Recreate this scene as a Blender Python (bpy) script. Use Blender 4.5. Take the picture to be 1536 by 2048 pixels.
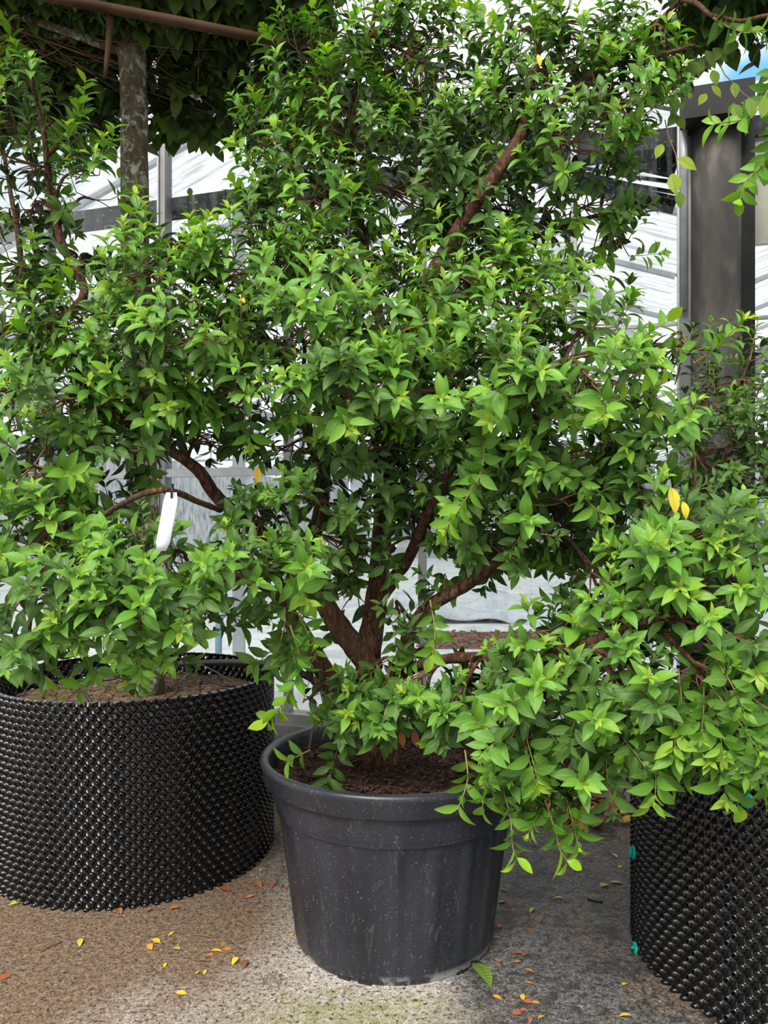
import bpy, math, random
import numpy as np
from mathutils import Vector, Matrix

for o in list(bpy.data.objects): bpy.data.objects.remove(o)
scene = bpy.context.scene
col = scene.collection
R = math.radians
F = 1540.0          # focal length in pixels of a 1536 x 2048 frame
HC = 1.40           # camera height
HZ = 1060.0         # image row of the horizon

# ------------------------------------------------------------------ camera
cam_d = bpy.data.cameras.new('camera')
cam = bpy.data.objects.new('camera', cam_d); col.objects.link(cam)
cam.location = (0, 0, HC); cam.rotation_euler = (R(90), 0, 0)
cam_d.sensor_fit = 'VERTICAL'; cam_d.sensor_height = 24.0
cam_d.lens = 24.0 * F / 2048.0
cam_d.shift_y = (HZ - 1024.0) / 2048.0
cam_d.clip_start = 0.05; cam_d.clip_end = 300
scene.camera = cam

# ------------------------------------------------------------------ sky
world = bpy.data.worlds.new('world'); scene.world = world; world.use_nodes = True
nt = world.node_tree; nt.nodes.clear()
wo = nt.nodes.new('ShaderNodeOutputWorld'); bg = nt.nodes.new('ShaderNodeBackground')
tc = nt.nodes.new('ShaderNodeTexCoord'); ns = nt.nodes.new('ShaderNodeTexNoise')
ns.inputs['Scale'].default_value = 3.6; ns.inputs['Detail'].default_value = 6
rp = nt.nodes.new('ShaderNodeValToRGB')
rp.color_ramp.elements[0].position = 0.34; rp.color_ramp.elements[0].color = (0.20, 0.50, 0.86, 1)
rp.color_ramp.elements[1].position = 0.43; rp.color_ramp.elements[1].color = (1.0, 1.0, 1.0, 1)
mp = nt.nodes.new('ShaderNodeMapping'); mp.inputs['Location'].default_value = (22.2, 0, 0)
nt.links.new(tc.outputs['Generated'], mp.inputs['Vector']); nt.links.new(mp.outputs['Vector'], ns.inputs['Vector']); nt.links.new(ns.outputs['Fac'], rp.inputs['Fac'])
nt.links.new(rp.outputs['Color'], bg.inputs['Color']); bg.inputs['Strength'].default_value = 1.0
nt.links.new(bg.outputs['Background'], wo.inputs['Surface'])

sun_d = bpy.data.lights.new('sun', 'SUN'); sun_d.energy = 4.0; sun_d.angle = R(30); sun_d.color = (1.0, 0.96, 0.9)
sun = bpy.data.objects.new('sun', sun_d); col.objects.link(sun)
sun.rotation_euler = Vector((0.28, 0.64, -0.72)).to_track_quat('-Z', 'Y').to_euler()

scene.view_settings.view_transform = 'Standard'; scene.view_settings.look = 'None'
scene.view_settings.gamma = 1.0; scene.view_settings.use_curve_mapping = False
scene.view_settings.exposure = 0.36

# ------------------------------------------------------------------ helpers
def at(px, py, d):
    return Vector(((px - 768) / F * d, d, HC - (py - HZ) / F * d))
def ground(px, py, z=0.0):
    d = F * (HC - z) / (py - HZ)
    return Vector(((px - 768) / F * d, d, z))
def tag(o, label=None, cat=None, group=None, kind=None):
    if label: o['label'] = label
    if cat: o['category'] = cat
    if group: o['group'] = group
    if kind: o['kind'] = kind
    return o
def empty(name, loc=(0, 0, 0), rz=0.0):
    e = bpy.data.objects.new(name, None); col.objects.link(e)
    e.location = loc; e.rotation_euler = (0, 0, rz); e.empty_display_size = 0.1
    return e
def link(name, me, parent=None, loc=None):
    o = bpy.data.objects.new(name, me); col.objects.link(o)
    if parent is not None: o.parent = parent
    if loc is not None: o.location = loc
    return o

class MB:
    def __init__(self): self.v = []; self.f = []; self.smooth = False
    def add(self, vs, fs):
        b = len(self.v); self.v += [tuple(x) for x in vs]; self.f += [tuple(i + b for i in q) for q in fs]; return self
    def box(self, x0, x1, y0, y1, z0, z1):
        return self.add([(x0,y0,z0),(x1,y0,z0),(x1,y1,z0),(x0,y1,z0),(x0,y0,z1),(x1,y0,z1),(x1,y1,z1),(x0,y1,z1)],
                        [(0,3,2,1),(4,5,6,7),(0,1,5,4),(1,2,6,5),(2,3,7,6),(3,0,4,7)])
    def beam(self, a, b, w, h, up=(0,0,1)):
        a = Vector(a); b = Vector(b); d = (b - a).normalized(); s = d.cross(Vector(up)).normalized(); u = s.cross(d).normalized()
        vs = []
        for p in (a, b):
            for i, j in ((-1,-1),(1,-1),(1,1),(-1,1)): vs.append(p + s*(i*w/2) + u*(j*h/2))
        return self.add(vs, [(0,3,2,1),(4,5,6,7),(0,1,5,4),(1,2,6,5),(2,3,7,6),(3,0,4,7)])
    def lathe(self, prof, n=64, mod=None, caps=True):
        vs = []
        for r, z in prof:
            for k in range(n):
                a = 2*math.pi*k/n; rr = r if mod is None else mod(r, z, a)
                vs.append((rr*math.cos(a), rr*math.sin(a), z))
        fs = []
        for i in range(len(prof)-1):
            for k in range(n):
                k2 = (k+1) % n
                fs.append((i*n+k, i*n+k2, (i+1)*n+k2, (i+1)*n+k))
        if caps:
            fs.append(tuple(reversed(range(n)))); m = (len(prof)-1)*n; fs.append(tuple(range(m, m+n)))
        return self.add(vs, fs)
    def tube(self, pts, radii, sides=8, wob=0.0, rng=None, cap=True):
        pts = [Vector(p) for p in pts]; n = len(pts); vs = []; fs = []
        ref = Vector((0.13, 0.97, 0.21))
        for i, p in enumerate(pts):
            d = (pts[min(i+1, n-1)] - pts[max(i-1, 0)])
            if d.length < 1e-9: d = Vector((0,0,1))
            d.normalize(); a = d.cross(ref)
            if a.length < 1e-3: a = d.cross(Vector((1,0,0)))
            a.normalize(); b = d.cross(a)
            for k in range(sides):
                t = 2*math.pi*k/sides; r = radii[i]*(1 + (rng.uniform(-wob, wob) if wob else 0))
                vs.append(p + a*(r*math.cos(t)) + b*(r*math.sin(t)))
        for i in range(n-1):
            for k in range(sides):
                k2 = (k+1) % sides
                fs.append((i*sides+k, i*sides+k2, (i+1)*sides+k2, (i+1)*sides+k))
        if cap and sides > 3:
            fs.append(tuple(reversed(range(sides)))); fs.append(tuple(range((n-1)*sides, n*sides)))
        return self.add(vs, fs)
    def mesh(self, name, mat, smooth=None):
        me = bpy.data.meshes.new(name); me.from_pydata(self.v, [], self.f)
        if mat: me.materials.append(mat)
        if smooth if smooth is not None else self.smooth: me.polygons.foreach_set('use_smooth', [True]*len(me.polygons))
        me.update(); return me
    def build(self, name, mat, parent=None, smooth=False, loc=None):
        return link(name, self.mesh(name, mat, smooth), parent, loc)

def spline(ctrl, n=6):
    """Catmull-Rom through (point, radius) pairs."""
    P = [Vector(c[0]) for c in ctrl]; r = [c[1] for c in ctrl]; out = []; rad = []
    for i in range(len(P)-1):
        p0 = P[max(i-1, 0)]; p1 = P[i]; p2 = P[i+1]; p3 = P[min(i+2, len(P)-1)]
        for k in range(n):
            t = k/n
            out.append(0.5*((2*p1) + (p2-p0)*t + (2*p0-5*p1+4*p2-p3)*t*t + (3*p1-p0-3*p2+p3)*t**3))
            rad.append(r[i]*(1-t) + r[i+1]*t)
    out.append(P[-1]); rad.append(r[-1]); return out, rad

# ------------------------------------------------------------------ materials
class NM:
    """small node-material builder"""
    def __init__(self, name):
        self.m = bpy.data.materials.new(name); self.m.use_nodes = True
        self.t = self.m.node_tree; self.t.nodes.clear()
        self.out = self.n('ShaderNodeOutputMaterial')
    def n(self, typ, **kw):
        x = self.t.nodes.new(typ)
        for k, v in kw.items():
            if k in x.inputs: x.inputs[k].default_value = v
            else: setattr(x, k, v)
        return x
    def l(self, a, b): self.t.links.new(a, b)
    def coord(self, kind='Object'):
        return self.n('ShaderNodeTexCoord').outputs[kind]
    def noise(self, scale, detail=4, rough=0.55, vec=None, dist=0.0):
        x = self.n('ShaderNodeTexNoise', Scale=scale, Detail=detail, Roughness=rough, Distortion=dist)
        if vec is not None: self.l(vec, x.inputs['Vector'])
        return x.outputs['Fac']
    def scale(self, vec, s):
        x = self.n('ShaderNodeMapping'); x.inputs['Scale'].default_value = s; self.l(vec, x.inputs['Vector']); return x.outputs['Vector']
    def ramp(self, fac, stops, interp='LINEAR'):
        x = self.n('ShaderNodeValToRGB'); cr = x.color_ramp; cr.interpolation = interp
        while len(cr.elements) < len(stops): cr.elements.new(0.5)
        for e, (p, c) in zip(cr.elements, stops):
            e.position = p; e.color = (c[0], c[1], c[2], 1) if not isinstance(c, (int, float)) else (c, c, c, 1)
        self.l(fac, x.inputs['Fac']); return x.outputs['Color']
    def mix(self, fac, a, b, mode='MIX'):
        x = self.n('ShaderNodeMix', data_type='RGBA', blend_type=mode)
        for s, v in ((0, fac), (6, a), (7, b)):
            if isinstance(v, (int, float)): x.inputs[s].default_value = v
            elif isinstance(v, tuple): x.inputs[s].default_value = (v[0], v[1], v[2], 1)
            else: self.l(v, x.inputs[s])
        return x.outputs[2]
    def math(self, op, a, b=0.0, clamp=False):
        x = self.n('ShaderNodeMath', operation=op, use_clamp=clamp)
        for i, v in enumerate((a, b)):
            if isinstance(v, (int, float)): x.inputs[i].default_value = v
            else: self.l(v, x.inputs[i])
        return x.outputs[0]
    def bump(self, h, strength=0.3, dist=0.01):
        x = self.n('ShaderNodeBump', Strength=strength, Distance=dist); self.l(h, x.inputs['Height']); return x.outputs['Normal']
    def bsdf(self, color, rough=0.6, normal=None, spec=0.5, metal=0.0):
        x = self.n('ShaderNodeBsdfPrincipled'); x.inputs['Metallic'].default_value = metal
        x.inputs['Specular IOR Level'].default_value = spec
        for k, v in (('Base Color', color), ('Roughness', rough), ('Normal', normal)):
            if v is None: continue
            if isinstance(v, tuple): x.inputs[k].default_value = (v[0], v[1], v[2], 1)
            elif isinstance(v, (int, float)): x.inputs[k].default_value = v
            else: self.l(v, x.inputs[k])
        return x.outputs[0]
    def done(self, sh):
        self.l(sh, self.out.inputs['Surface']); return self.m

def simple(name, c, rough=0.6, var=0.15, scale=12, spec=0.5, metal=0.0, bump=0.0):
    m = NM(name); v = m.coord('Object'); f = m.noise(scale, 5, 0.6, v)
    colr = m.ramp(f, [(0.3, tuple(x*(1-var) for x in c)), (0.7, tuple(min(1, x*(1+var)) for x in c))])
    return m.done(m.bsdf(colr, rough, m.bump(f, bump, 0.01) if bump else None, spec, metal))

def leaf_material(name, stops, rib, back, trans, rough, veins=14, spec=0.5, vein_c=0.12, bump=0.25, backmix=0.55):
    m = NM(name)
    at_ = m.n('ShaderNodeAttribute', attribute_name='leaf'); sep = m.n('ShaderNodeSeparateXYZ'); m.l(at_.outputs['Vector'], sep.inputs[0])
    u, v, age_shade = sep.outputs[0], sep.outputs[1], sep.outputs[2]
    base = m.ramp(age_shade, stops)
    au = m.math('ABSOLUTE', u)
    ribm = m.math('SUBTRACT', 1.0, m.math('MULTIPLY', au, 11.0), True)
    w = m.math('SINE', m.math('MULTIPLY', m.math('SUBTRACT', v, m.math('MULTIPLY', au, 0.22)), veins*6.283))
    vein = m.math('POWER', m.math('MULTIPLY', m.math('ADD', w, 1.0), 0.5), 5.0)
    c = m.mix(m.math('MULTIPLY', vein, vein_c), base, rib)
    c = m.mix(m.math('MULTIPLY', ribm, 0.55), c, rib)
    geo = m.n('ShaderNodeNewGeometry')
    c2 = m.mix(m.math('MULTIPLY', geo.outputs['Backfacing'], backmix), c, back)
    b = m.bsdf(c2, rough, m.bump(m.math('ADD', w, m.math('MULTIPLY', ribm, -2.0)), bump, 0.0015), spec)
    tr = m.n('ShaderNodeBsdfTranslucent'); m.l(m.mix(1.0, c, (0.95, 1.0, 0.45), 'MULTIPLY'), tr.inputs['Color'])
    mx = m.n('ShaderNodeMixShader'); mx.inputs[0].default_value = trans
    m.l(b, mx.inputs[1]); m.l(tr.outputs[0], mx.inputs[2])
    return m.done(mx.outputs[0])

M = {}
SH = [(0.0, (0.007, 0.017, 0.012)), (0.30, (0.018, 0.056, 0.014)), (0.60, (0.120, 0.33, 0.018)), (0.85, (0.29, 0.53, 0.030)), (1.0, (0.54, 0.64, 0.05))]  # dark stops: old leaves, with crown shade included in the colour
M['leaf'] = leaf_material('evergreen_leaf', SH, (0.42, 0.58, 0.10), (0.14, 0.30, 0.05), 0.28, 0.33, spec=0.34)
HB = [(0.0, (0.020, 0.045, 0.012)), (0.5, (0.05, 0.12, 0.018)), (0.8, (0.16, 0.30, 0.03)), (1.0, (0.46, 0.60, 0.03))]  # dark stops carry canopy shade, bright end carries light through the leaf
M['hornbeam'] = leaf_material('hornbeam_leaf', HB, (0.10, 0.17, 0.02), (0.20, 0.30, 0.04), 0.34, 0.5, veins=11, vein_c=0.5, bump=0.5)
AU = [(0.0, (0.09, 0.035, 0.02)), (0.25, (0.34, 0.05, 0.03)), (0.5, (0.55, 0.17, 0.04)), (0.72, (0.82, 0.52, 0.02)), (0.80, (0.80, 0.66, 0.03)), (0.88, (0.45, 0.50, 0.05)), (1.0, (0.50, 0.55, 0.28))]
M['dry_leaf'] = leaf_material('fallen_leaf', AU, (0.35, 0.16, 0.06), (0.50, 0.34, 0.10), 0.15, 0.5, vein_c=0.2, backmix=0.15)

def bark_material():
    m = NM('reddish_bark'); v = m.coord('Object')
    s = m.noise(75, 6, 0.7, m.scale(v, (1, 1, 0.30)), 1.2); l = m.noise(7, 3, 0.5, v)
    c = m.ramp(s, [(0.36, (0.018, 0.008, 0.005)), (0.5, (0.105, 0.046, 0.024)), (0.66, (0.26, 0.145, 0.085))])
    c = m.mix(m.ramp(l, [(0.45, 0.0), (0.7, 0.35)]), c, (0.22, 0.15, 0.10))
    return m.done(m.bsdf(c, 0.85, m.bump(s, 1.0, 0.014), 0.2))
M['bark'] = bark_material()
def lichen_bark():
    m = NM('grey_lichen_bark'); v = m.coord('Object')
    s = m.noise(45, 6, 0.65, m.scale(v, (1, 1, 0.35))); p = m.noise(26, 6, 0.7, m.scale(v, (1, 1, 0.8)), 0.8); q = m.noise(5, 3, 0.5, v)
    c = m.ramp(s, [(0.3, (0.035, 0.028, 0.018)), (0.55, (0.14, 0.115, 0.07)), (0.75, (0.26, 0.22, 0.15))])
    c = m.mix(m.ramp(q, [(0.4, 0.0), (0.65, 0.5)]), c, (0.08, 0.075, 0.025))
    c = m.mix(m.ramp(p, [(0.53, 0.0), (0.60, 0.8)]), c, (0.46, 0.44, 0.40))
    return m.done(m.bsdf(c, 0.9, m.bump(s, 0.7, 0.006), 0.2))
M['lichen'] = lichen_bark()
M['twig'] = simple('young_twig', (0.22, 0.17, 0.05), 0.6, 0.35, 9)
M['twig_red'] = simple('twig_brown', (0.19, 0.10, 0.055), 0.75, 0.35, 9)
M['bamboo'] = simple('weathered_cane', (0.05, 0.026, 0.013), 0.7, 0.4, 7, spec=0.15)
def pot_material():
    m = NM('charcoal_plastic'); v = m.coord('Object')
    w = m.noise(5, 5, 0.6, m.scale(v, (1, 1, 0.35))); sp = m.noise(160, 2, 0.5, v); sc = m.noise(30, 6, 0.75, m.scale(v, (1, 1, 0.25)), 1.5)
    sep = m.n('ShaderNodeSeparateXYZ'); m.l(v, sep.inputs[0])
    c = m.ramp(w, [(0.35, (0.015, 0.016, 0.021)), (0.7, (0.029, 0.031, 0.040))])
    c = m.mix(m.ramp(sp, [(0.66, 0.0), (0.72, 0.6)]), c, (0.22, 0.22, 0.22))
    c = m.mix(m.ramp(sc, [(0.58, 0.0), (0.72, 0.34)]), c, (0.24, 0.24, 0.26))
    low = m.ramp(sep.outputs[2], [(0.0, 1.0), (0.035, 0.0)]); ln = m.noise(9, 4, 0.6, v)
    c = m.mix(m.math('MULTIPLY', low, m.ramp(ln, [(0.5, 0.0), (0.56, 0.8)])), c, (0.5, 0.5, 0.5))
    r = m.ramp(w, [(0.3, 0.27), (0.7, 0.44)])
    return m.done(m.bsdf(c, r, m.bump(w, 0.08, 0.01), 0.40))
M['pot'] = pot_material()
M['airpot'] = simple('black_moulded_plastic', (0.005, 0.005, 0.0055), 0.22, 0.3, 6, spec=0.5)
M['clip'] = simple('turquoise_plastic', (0.0, 0.36, 0.30), 0.4, 0.12, 20)
M['hose'] = simple('black_hose', (0.012, 0.012, 0.013), 0.45, 0.2)
M['white_tag'] = simple('white_plastic_tag', (0.66, 0.69, 0.74), 0.45, 0.03)
def soil_material(name, a, b, c3):
    m = NM(name); v = m.coord('Object'); s = m.noise(75, 6, 0.7, v); k = m.noise(14, 4, 0.6, v)
    c = m.ramp(s, [(0.32, a), (0.52, b), (0.72, c3)])
    c = m.mix(m.ramp(k, [(0.4, 0.55), (0.65, 0.0)]), c, a)
    return m.done(m.bsdf(c, 0.9, m.bump(s, 0.9, 0.01), 0.25))
M['soil'] = soil_material('dark_bark_compost', (0.014, 0.008, 0.005), (0.085, 0.042, 0.026), (0.32, 0.18, 0.12))
M['soil2'] = soil_material('pale_bark_compost', (0.05, 0.03, 0.018), (0.20, 0.13, 0.08), (0.42, 0.30, 0.18))
M['bark_bed'] = soil_material('red_bark_mulch', (0.10, 0.05, 0.03), (0.30, 0.17, 0.11), (0.5, 0.33, 0.24))
def ground_material():
    m = NM('stained_concrete'); v = m.coord('Object')
    fine = m.noise(130, 5, 0.75, v); med = m.noise(22, 6, 0.7, v); big = m.noise(2.3, 5, 0.6, v, 0.6); spk = m.noise(70, 3, 0.6, v)
    sep = m.n('ShaderNodeSeparateXYZ'); m.l(v, sep.inputs[0]); X, Y = sep.outputs[0], sep.outputs[1]
    gr = m.math('ADD', m.math('MULTIPLY', fine, 0.62), m.math('MULTIPLY', m.noise(48, 5, 0.75, v), 0.38))
    pale = m.ramp(gr, [(0.38, (0.10, 0.082, 0.065)), (0.47, (0.34, 0.30, 0.26)), (0.56, (0.62, 0.57, 0.51)), (0.64, (0.82, 0.78, 0.72))])
    brown = m.ramp(gr, [(0.38, (0.018, 0.011, 0.006)), (0.47, (0.135, 0.085, 0.050)), (0.55, (0.26, 0.178, 0.112)), (0.64, (0.55, 0.41, 0.28))])
    dark = m.ramp(gr, [(0.38, (0.012, 0.011, 0.010)), (0.47, (0.085, 0.080, 0.076)), (0.55, (0.19, 0.18, 0.17)), (0.64, (0.40, 0.38, 0.35))])
    # soil film washed out on the left, damp dirty concrete on the right
    wob = m.math('MULTIPLY', m.math('SUBTRACT', big, 0.5), 1.5)
    lm = m.ramp(m.math('ADD', m.math('ADD', m.math('MULTIPLY', X, -1.0), m.math('MULTIPLY', Y, 0.55)), wob), [(0.0, 0.0), (1.0, 1.0)])
    lmask = m.ramp(m.math('ADD', m.math('ADD', m.math('MULTIPLY', X, -0.9), m.math('MULTIPLY', Y, 0.42)), wob), [(0.0, 0.0), (0.999, 0.0), (1.0, 1.0)])
    f1 = m.math('SUBTRACT', m.math('ADD', m.math('ADD', m.math('MULTIPLY', X, -0.8), m.math('MULTIPLY', Y, 0.75)), wob), 1.78)
    f1 = m.math('MULTIPLY', f1, 1.6, True)
    xl = m.math('MULTIPLY', m.math('SUBTRACT', -0.15, X), 3.0, True)
    c = m.mix(m.math('MULTIPLY', f1, xl), pale, brown)
    f2 = m.math('MULTIPLY', m.math('SUBTRACT', m.math('ADD', X, m.math('MULTIPLY', wob, 0.25)), 0.11), 5.0, True)
    c = m.mix(f2, c, dark)
    warm = m.ramp(m.noise(3.1, 4, 0.6, v), [(0.50, 0.0), (0.60, 0.6)])
    c = m.mix(m.math('MULTIPLY', warm, f2), c, brown)
    blot = m.ramp(m.noise(7.5, 6, 0.7, v, 0.4), [(0.50, 0.0), (0.60, 0.75)])
    c = m.mix(m.math('MULTIPLY', blot, m.math('MULTIPLY', f2, 0.9)), c, (0.03, 0.028, 0.026))
    fleck = m.ramp(m.noise(26, 5, 0.7, v, 0.3), [(0.52, 0.0), (0.60, 0.8)])
    c = m.mix(m.math('MULTIPLY', fleck, f2), c, (0.022, 0.021, 0.020))
    # moss stain
    dx = m.math('MULTIPLY', m.math('SUBTRACT', X, -0.10), 2.2); dy = m.math('MULTIPLY', m.math('SUBTRACT', Y, 2.22), 5.2)
    rr = m.math('ADD', m.math('POWER', m.math('ABSOLUTE', dx), 2.0), m.math('POWER', m.math('ABSOLUTE', dy), 2.0))
    mo = m.math('SUBTRACT', m.math('ADD', 0.75, m.math('MULTIPLY', m.math('SUBTRACT', med, 0.5), 3.2)), rr, True)
    c = m.mix(m.math('MULTIPLY', mo, 0.65), c, (0.20, 0.20, 0.02))
    c = m.mix(m.ramp(spk, [(0.57, 0.0), (0.62, 0.9)]), c, (0.022, 0.019, 0.016))
    c = m.mix(m.ramp(med, [(0.55, 0.0), (0.8, 0.5)]), c, (0.05, 0.045, 0.04))
    r = m.mix(f2, (0.8, 0.8, 0.8), (0.48, 0.48, 0.48))
    return m.done(m.bsdf(c, r, m.bump(m.math('ADD', fine, m.math('MULTIPLY', med, 0.7)), 0.55, 0.008), 0.4))
M['ground'] = ground_material()
M['kerb'] = simple('grey_concrete_kerb', (0.17, 0.165, 0.155), 0.85, 0.3, 9, bump=0.3)
M['column'] = None
def column_material():
    m = NM('mottled_steel_column'); v = m.coord('Object')
    a = m.noise(3.2, 5, 0.6, m.scale(v, (1, 1, 0.3)), 0.8); b = m.noise(40, 4, 0.6, v)
    c = m.ramp(a, [(0.36, (0.022, 0.020, 0.018)), (0.50, (0.062, 0.056, 0.050)), (0.62, (0.17, 0.145, 0.12))])
    c = m.mix(m.ramp(b, [(0.55, 0.0), (0.7, 0.4)]), c, (0.05, 0.045, 0.04))
    return m.done(m.bsdf(c, 0.62, m.bump(b, 0.15, 0.005), 0.35))
M['column'] = column_material()
M['alu'] = simple('dull_aluminium', (0.24, 0.24, 0.235), 0.45, 0.2, 6, metal=0.3)
M['darksteel'] = simple('dark_weathered_steel', (0.022, 0.022, 0.022), 0.6, 0.3, 5, spec=0.2)
M['galv'] = simple('galvanised_steel', (0.42, 0.44, 0.46), 0.5, 0.15, 12, metal=0.3)
M['bluepipe'] = simple('blue_grey_pipe', (0.20, 0.32, 0.40), 0.5, 0.1)
M['beige'] = simple('beige_board', (0.62, 0.57, 0.47), 0.7, 0.08)
def glass_material():
    m = NM('rain_spotted_glass'); v = m.coord('Object')
    d = m.noise(38, 5, 0.7, v); st = m.noise(5, 4, 0.6, m.scale(v, (3, 1, 0.3)))
    mask = m.math('ADD', m.ramp(d, [(0.60, 0.0), (0.68, 0.30)]), m.ramp(st, [(0.5, 0.0), (0.75, 0.09)]))
    tr = m.n('ShaderNodeBsdfTransparent'); tr.inputs['Color'].default_value = (0.95, 0.97, 0.97, 1)
    gl = m.n('ShaderNodeBsdfGlossy'); gl.inputs['Roughness'].default_value = 0.05
    fr = m.n('ShaderNodeFresnel', IOR=1.45)
    a = m.n('ShaderNodeMixShader'); m.l(m.math('MULTIPLY', fr.outputs[0], 0.4), a.inputs[0]); m.l(tr.outputs[0], a.inputs[1]); m.l(gl.outputs[0], a.inputs[2])
    df = m.n('ShaderNodeBsdfDiffuse'); df.inputs['Color'].default_value = (0.55, 0.57, 0.56, 1)
    b = m.n('ShaderNodeMixShader'); m.l(mask, b.inputs[0]); m.l(a.outputs[0], b.inputs[1]); m.l(df.outputs[0], b.inputs[2])
    return m.done(b.outputs[0])
M['glass'] = glass_material()
def film_material():
    m = NM('whitewashed_roof_glass'); v = m.coord('Object')
    st = m.noise(3.0, 5, 0.65, m.scale(v, (0.35, 5.0, 1))); c = m.ramp(st, [(0.36, (0.24, 0.26, 0.275)), (0.46, (0.44, 0.46, 0.47)), (0.60, (0.58, 0.60, 0.60))])
    tr = m.n('ShaderNodeBsdfTranslucent'); m.l(c, tr.inputs['Color'])
    tp = m.n('ShaderNodeBsdfTransparent')
    b = m.n('ShaderNodeMixShader'); b.inputs[0].default_value = 0.12; m.l(tr.outputs[0], b.inputs[1]); m.l(tp.outputs[0], b.inputs[2])
    return m.done(b.outputs[0])
M['film'] = film_material()
def sheet_material(name, lo, hi, rough):
    m = NM(name); v = m.coord('Object'); a = m.noise(2.2, 5, 0.65, v, 0.8); b = m.noise(30, 3, 0.5, v)
    c = m.ramp(a, [(0.32, lo), (0.6, hi)])
    return m.done(m.bsdf(c, rough, m.bump(m.math('ADD', a, m.math('MULTIPLY', b, 0.2)), 0.5, 0.05), 0.5))
M['floor_in'] = sheet_material('pale_ground_cover', (0.48, 0.50, 0.50), (0.72, 0.73, 0.72), 0.7)
M['sheet'] = sheet_material('grey_plastic_sheet', (0.40, 0.43, 0.47), (0.62, 0.66, 0.70), 0.35)

# ------------------------------------------------------------------ ground
g = MB(); nx, ny = 60, 40; rg = random.Random(3)
for j in range(ny+1):
    for i in range(nx+1):
        g.v.append((-9 + 18*i/nx, -6 + 11.6*j/ny, 0.0))
for j in range(ny):
    for i in range(nx):
        a = j*(nx+1)+i; g.f.append((a, a+1, a+nx+2, a+nx+1))
fl = g.build('floor', M['ground']); tag(fl, 'stained concrete yard ground with brown soil film and moss', 'ground', kind='structure')

# ------------------------------------------------------------------ greenhouse (gable end wall, local x along the wall, y inwards)
GX, GY = 1.664, 3.871
gh = empty('greenhouse', (GX, GY, 0), math.atan2(-0.3, 1))
tag(gh, 'glass greenhouse with grey metal frame and round column behind the shrubs', 'greenhouse')
def s_at(px):
    u = (px - 768) / F; Yw = 4.37 / (1 + 0.3*u); return (u*Yw - GX) * 1.044
EAVE = 3.52; PITCH = 0.36; SPAN = 3.3; DEPTH = 26.0
MB().box(-14, 8, -0.09, 0.11, 0, 0.27).build('base_kerb', M['kerb'], gh)
MB().box(-14, 8, -0.06, 0.06, 0.27, 0.33).build('sill_rail', M['alu'], gh)
def roof_z(s):
    q = abs(((s + SPAN) % (2*SPAN)) - SPAN); return EAVE + PITCH*q
mull = [-12.0, -10.2, -8.4, -6.6, -5.0, s_at(100), s_at(332), s_at(577), s_at(845), s_at(1148), s_at(1369), s_at(1491), 0.95, 1.75, 2.55, 3.35, 4.4, 5.5, 6.6]
wide = {10: 0.052, 11: 0.075, 6: 0.034}
for i, s in enumerate(mull):
    w = wide.get(i, 0.03); z1 = roof_z(s) - 0.02
    mo = MB().box(s-w/2, s+w/2, -0.04, 0.04, 0.33, z1).build('mullion', M['alu'] if i != 11 else M['darksteel'], gh)
    if i in (10, 11, 6):
        MB().box(s-w/2-0.012, s-w/2-0.002, -0.055, -0.02, 0.33, z1).build('glazing_strip', M['galv'], mo)
for a, b in zip(mull[:-1], mull[1:]):
    za, zb = roof_z(a) - 0.03, roof_z(b) - 0.03
    zs = [0.33, 1.62, 2.45, None] if a > -1.5 else [0.33, 1.75, None]
    for z0, z1 in zip(zs[:-1], zs[1:]):
        t = 0.003; m_ = MB()
        ra, rb = (z1, z1) if z1 else (za, zb)
        vs = [(a, -t, z0), (b, -t, z0), (b, -t, rb), (a, -t, ra), (a, t, z0), (b, t, z0), (b, t, rb), (a, t, ra)]
        m_.add(vs, [(0,1,2,3),(5,4,7,6),(0,4,5,1),(3,2,6,7),(0,3,7,4),(1,5,6,2)]).build('glass_pane', M['glass'], gh)
MB().box(-14, mull[9], -0.03, 0.03, 1.725, 1.775).build('transom', M['galv'], gh)
for z in (1.62, 2.45):
    MB().box(mull[9], mull[-1], -0.012, 0.012, z-0.008, z+0.008).build('glazing_joint', M['galv'], gh)
MB().box(-14, -0.16, 0.07, 0.17, EAVE-0.13, EAVE-0.03).build('tie_beam', M['darksteel'], gh)
MB().box(0.16, 8, 0.07, 0.17, EAVE-0.13, EAVE-0.03).build('tie_beam', M['darksteel'], gh)
# column with its cap and gutter end
cl = MB().lathe([(0.118, 0.0), (0.118, 3.38)], 48).build('column', M['column'], gh, True, (0, -0.02, 0))
MB().lathe([(0.135, 0.0), (0.135, 0.10), (0.122, 0.12)], 32).build('column_collar', M['column'], cl, True, (0, 0, 0.02))
MB().box(-0.17, 0.15, -0.22, 0.10, 3.38, 3.53).build('gutter_end', M['darksteel'], gh)
MB().box(-0.10, 0.10, 0.10, 0.9, 3.42, 3.52).build('valley_gutter', M['galv'], gh)
MB().tube([(-0.155, -0.10, 3.38), (-0.155, -0.10, 3.2), (-0.15, -0.06, 3.15), (-0.15, -0.06, 2.5)], [0.018]*4, 10).build('conduit', M['galv'], gh, True)
# sloping roof beams inside with cables slung below
MB().beam((-0.16, 0.22, 3.36), (-3.2, 0.22, 3.36+3.04*0.36), 0.06, 0.13).build('roof_beam', M['darksteel'], gh)
MB().beam((-0.16, 0.42, 3.22), (-3.2, 0.42, 3.22+3.04*0.36), 0.10, 0.06).build('roof_beam', M['darksteel'], gh)
for k in range(3):
    pts = [(-0.1 - 0.29*i, 0.27+0.02*k, 3.27 - 0.025*k + 0.29*i*(0.34-0.02*k) - 0.03*math.sin(i*0.9+k)) for i in range(9)]
    MB().tube(pts, [0.011]*9, 8).build('cable', M['hose'], gh, True)
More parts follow.
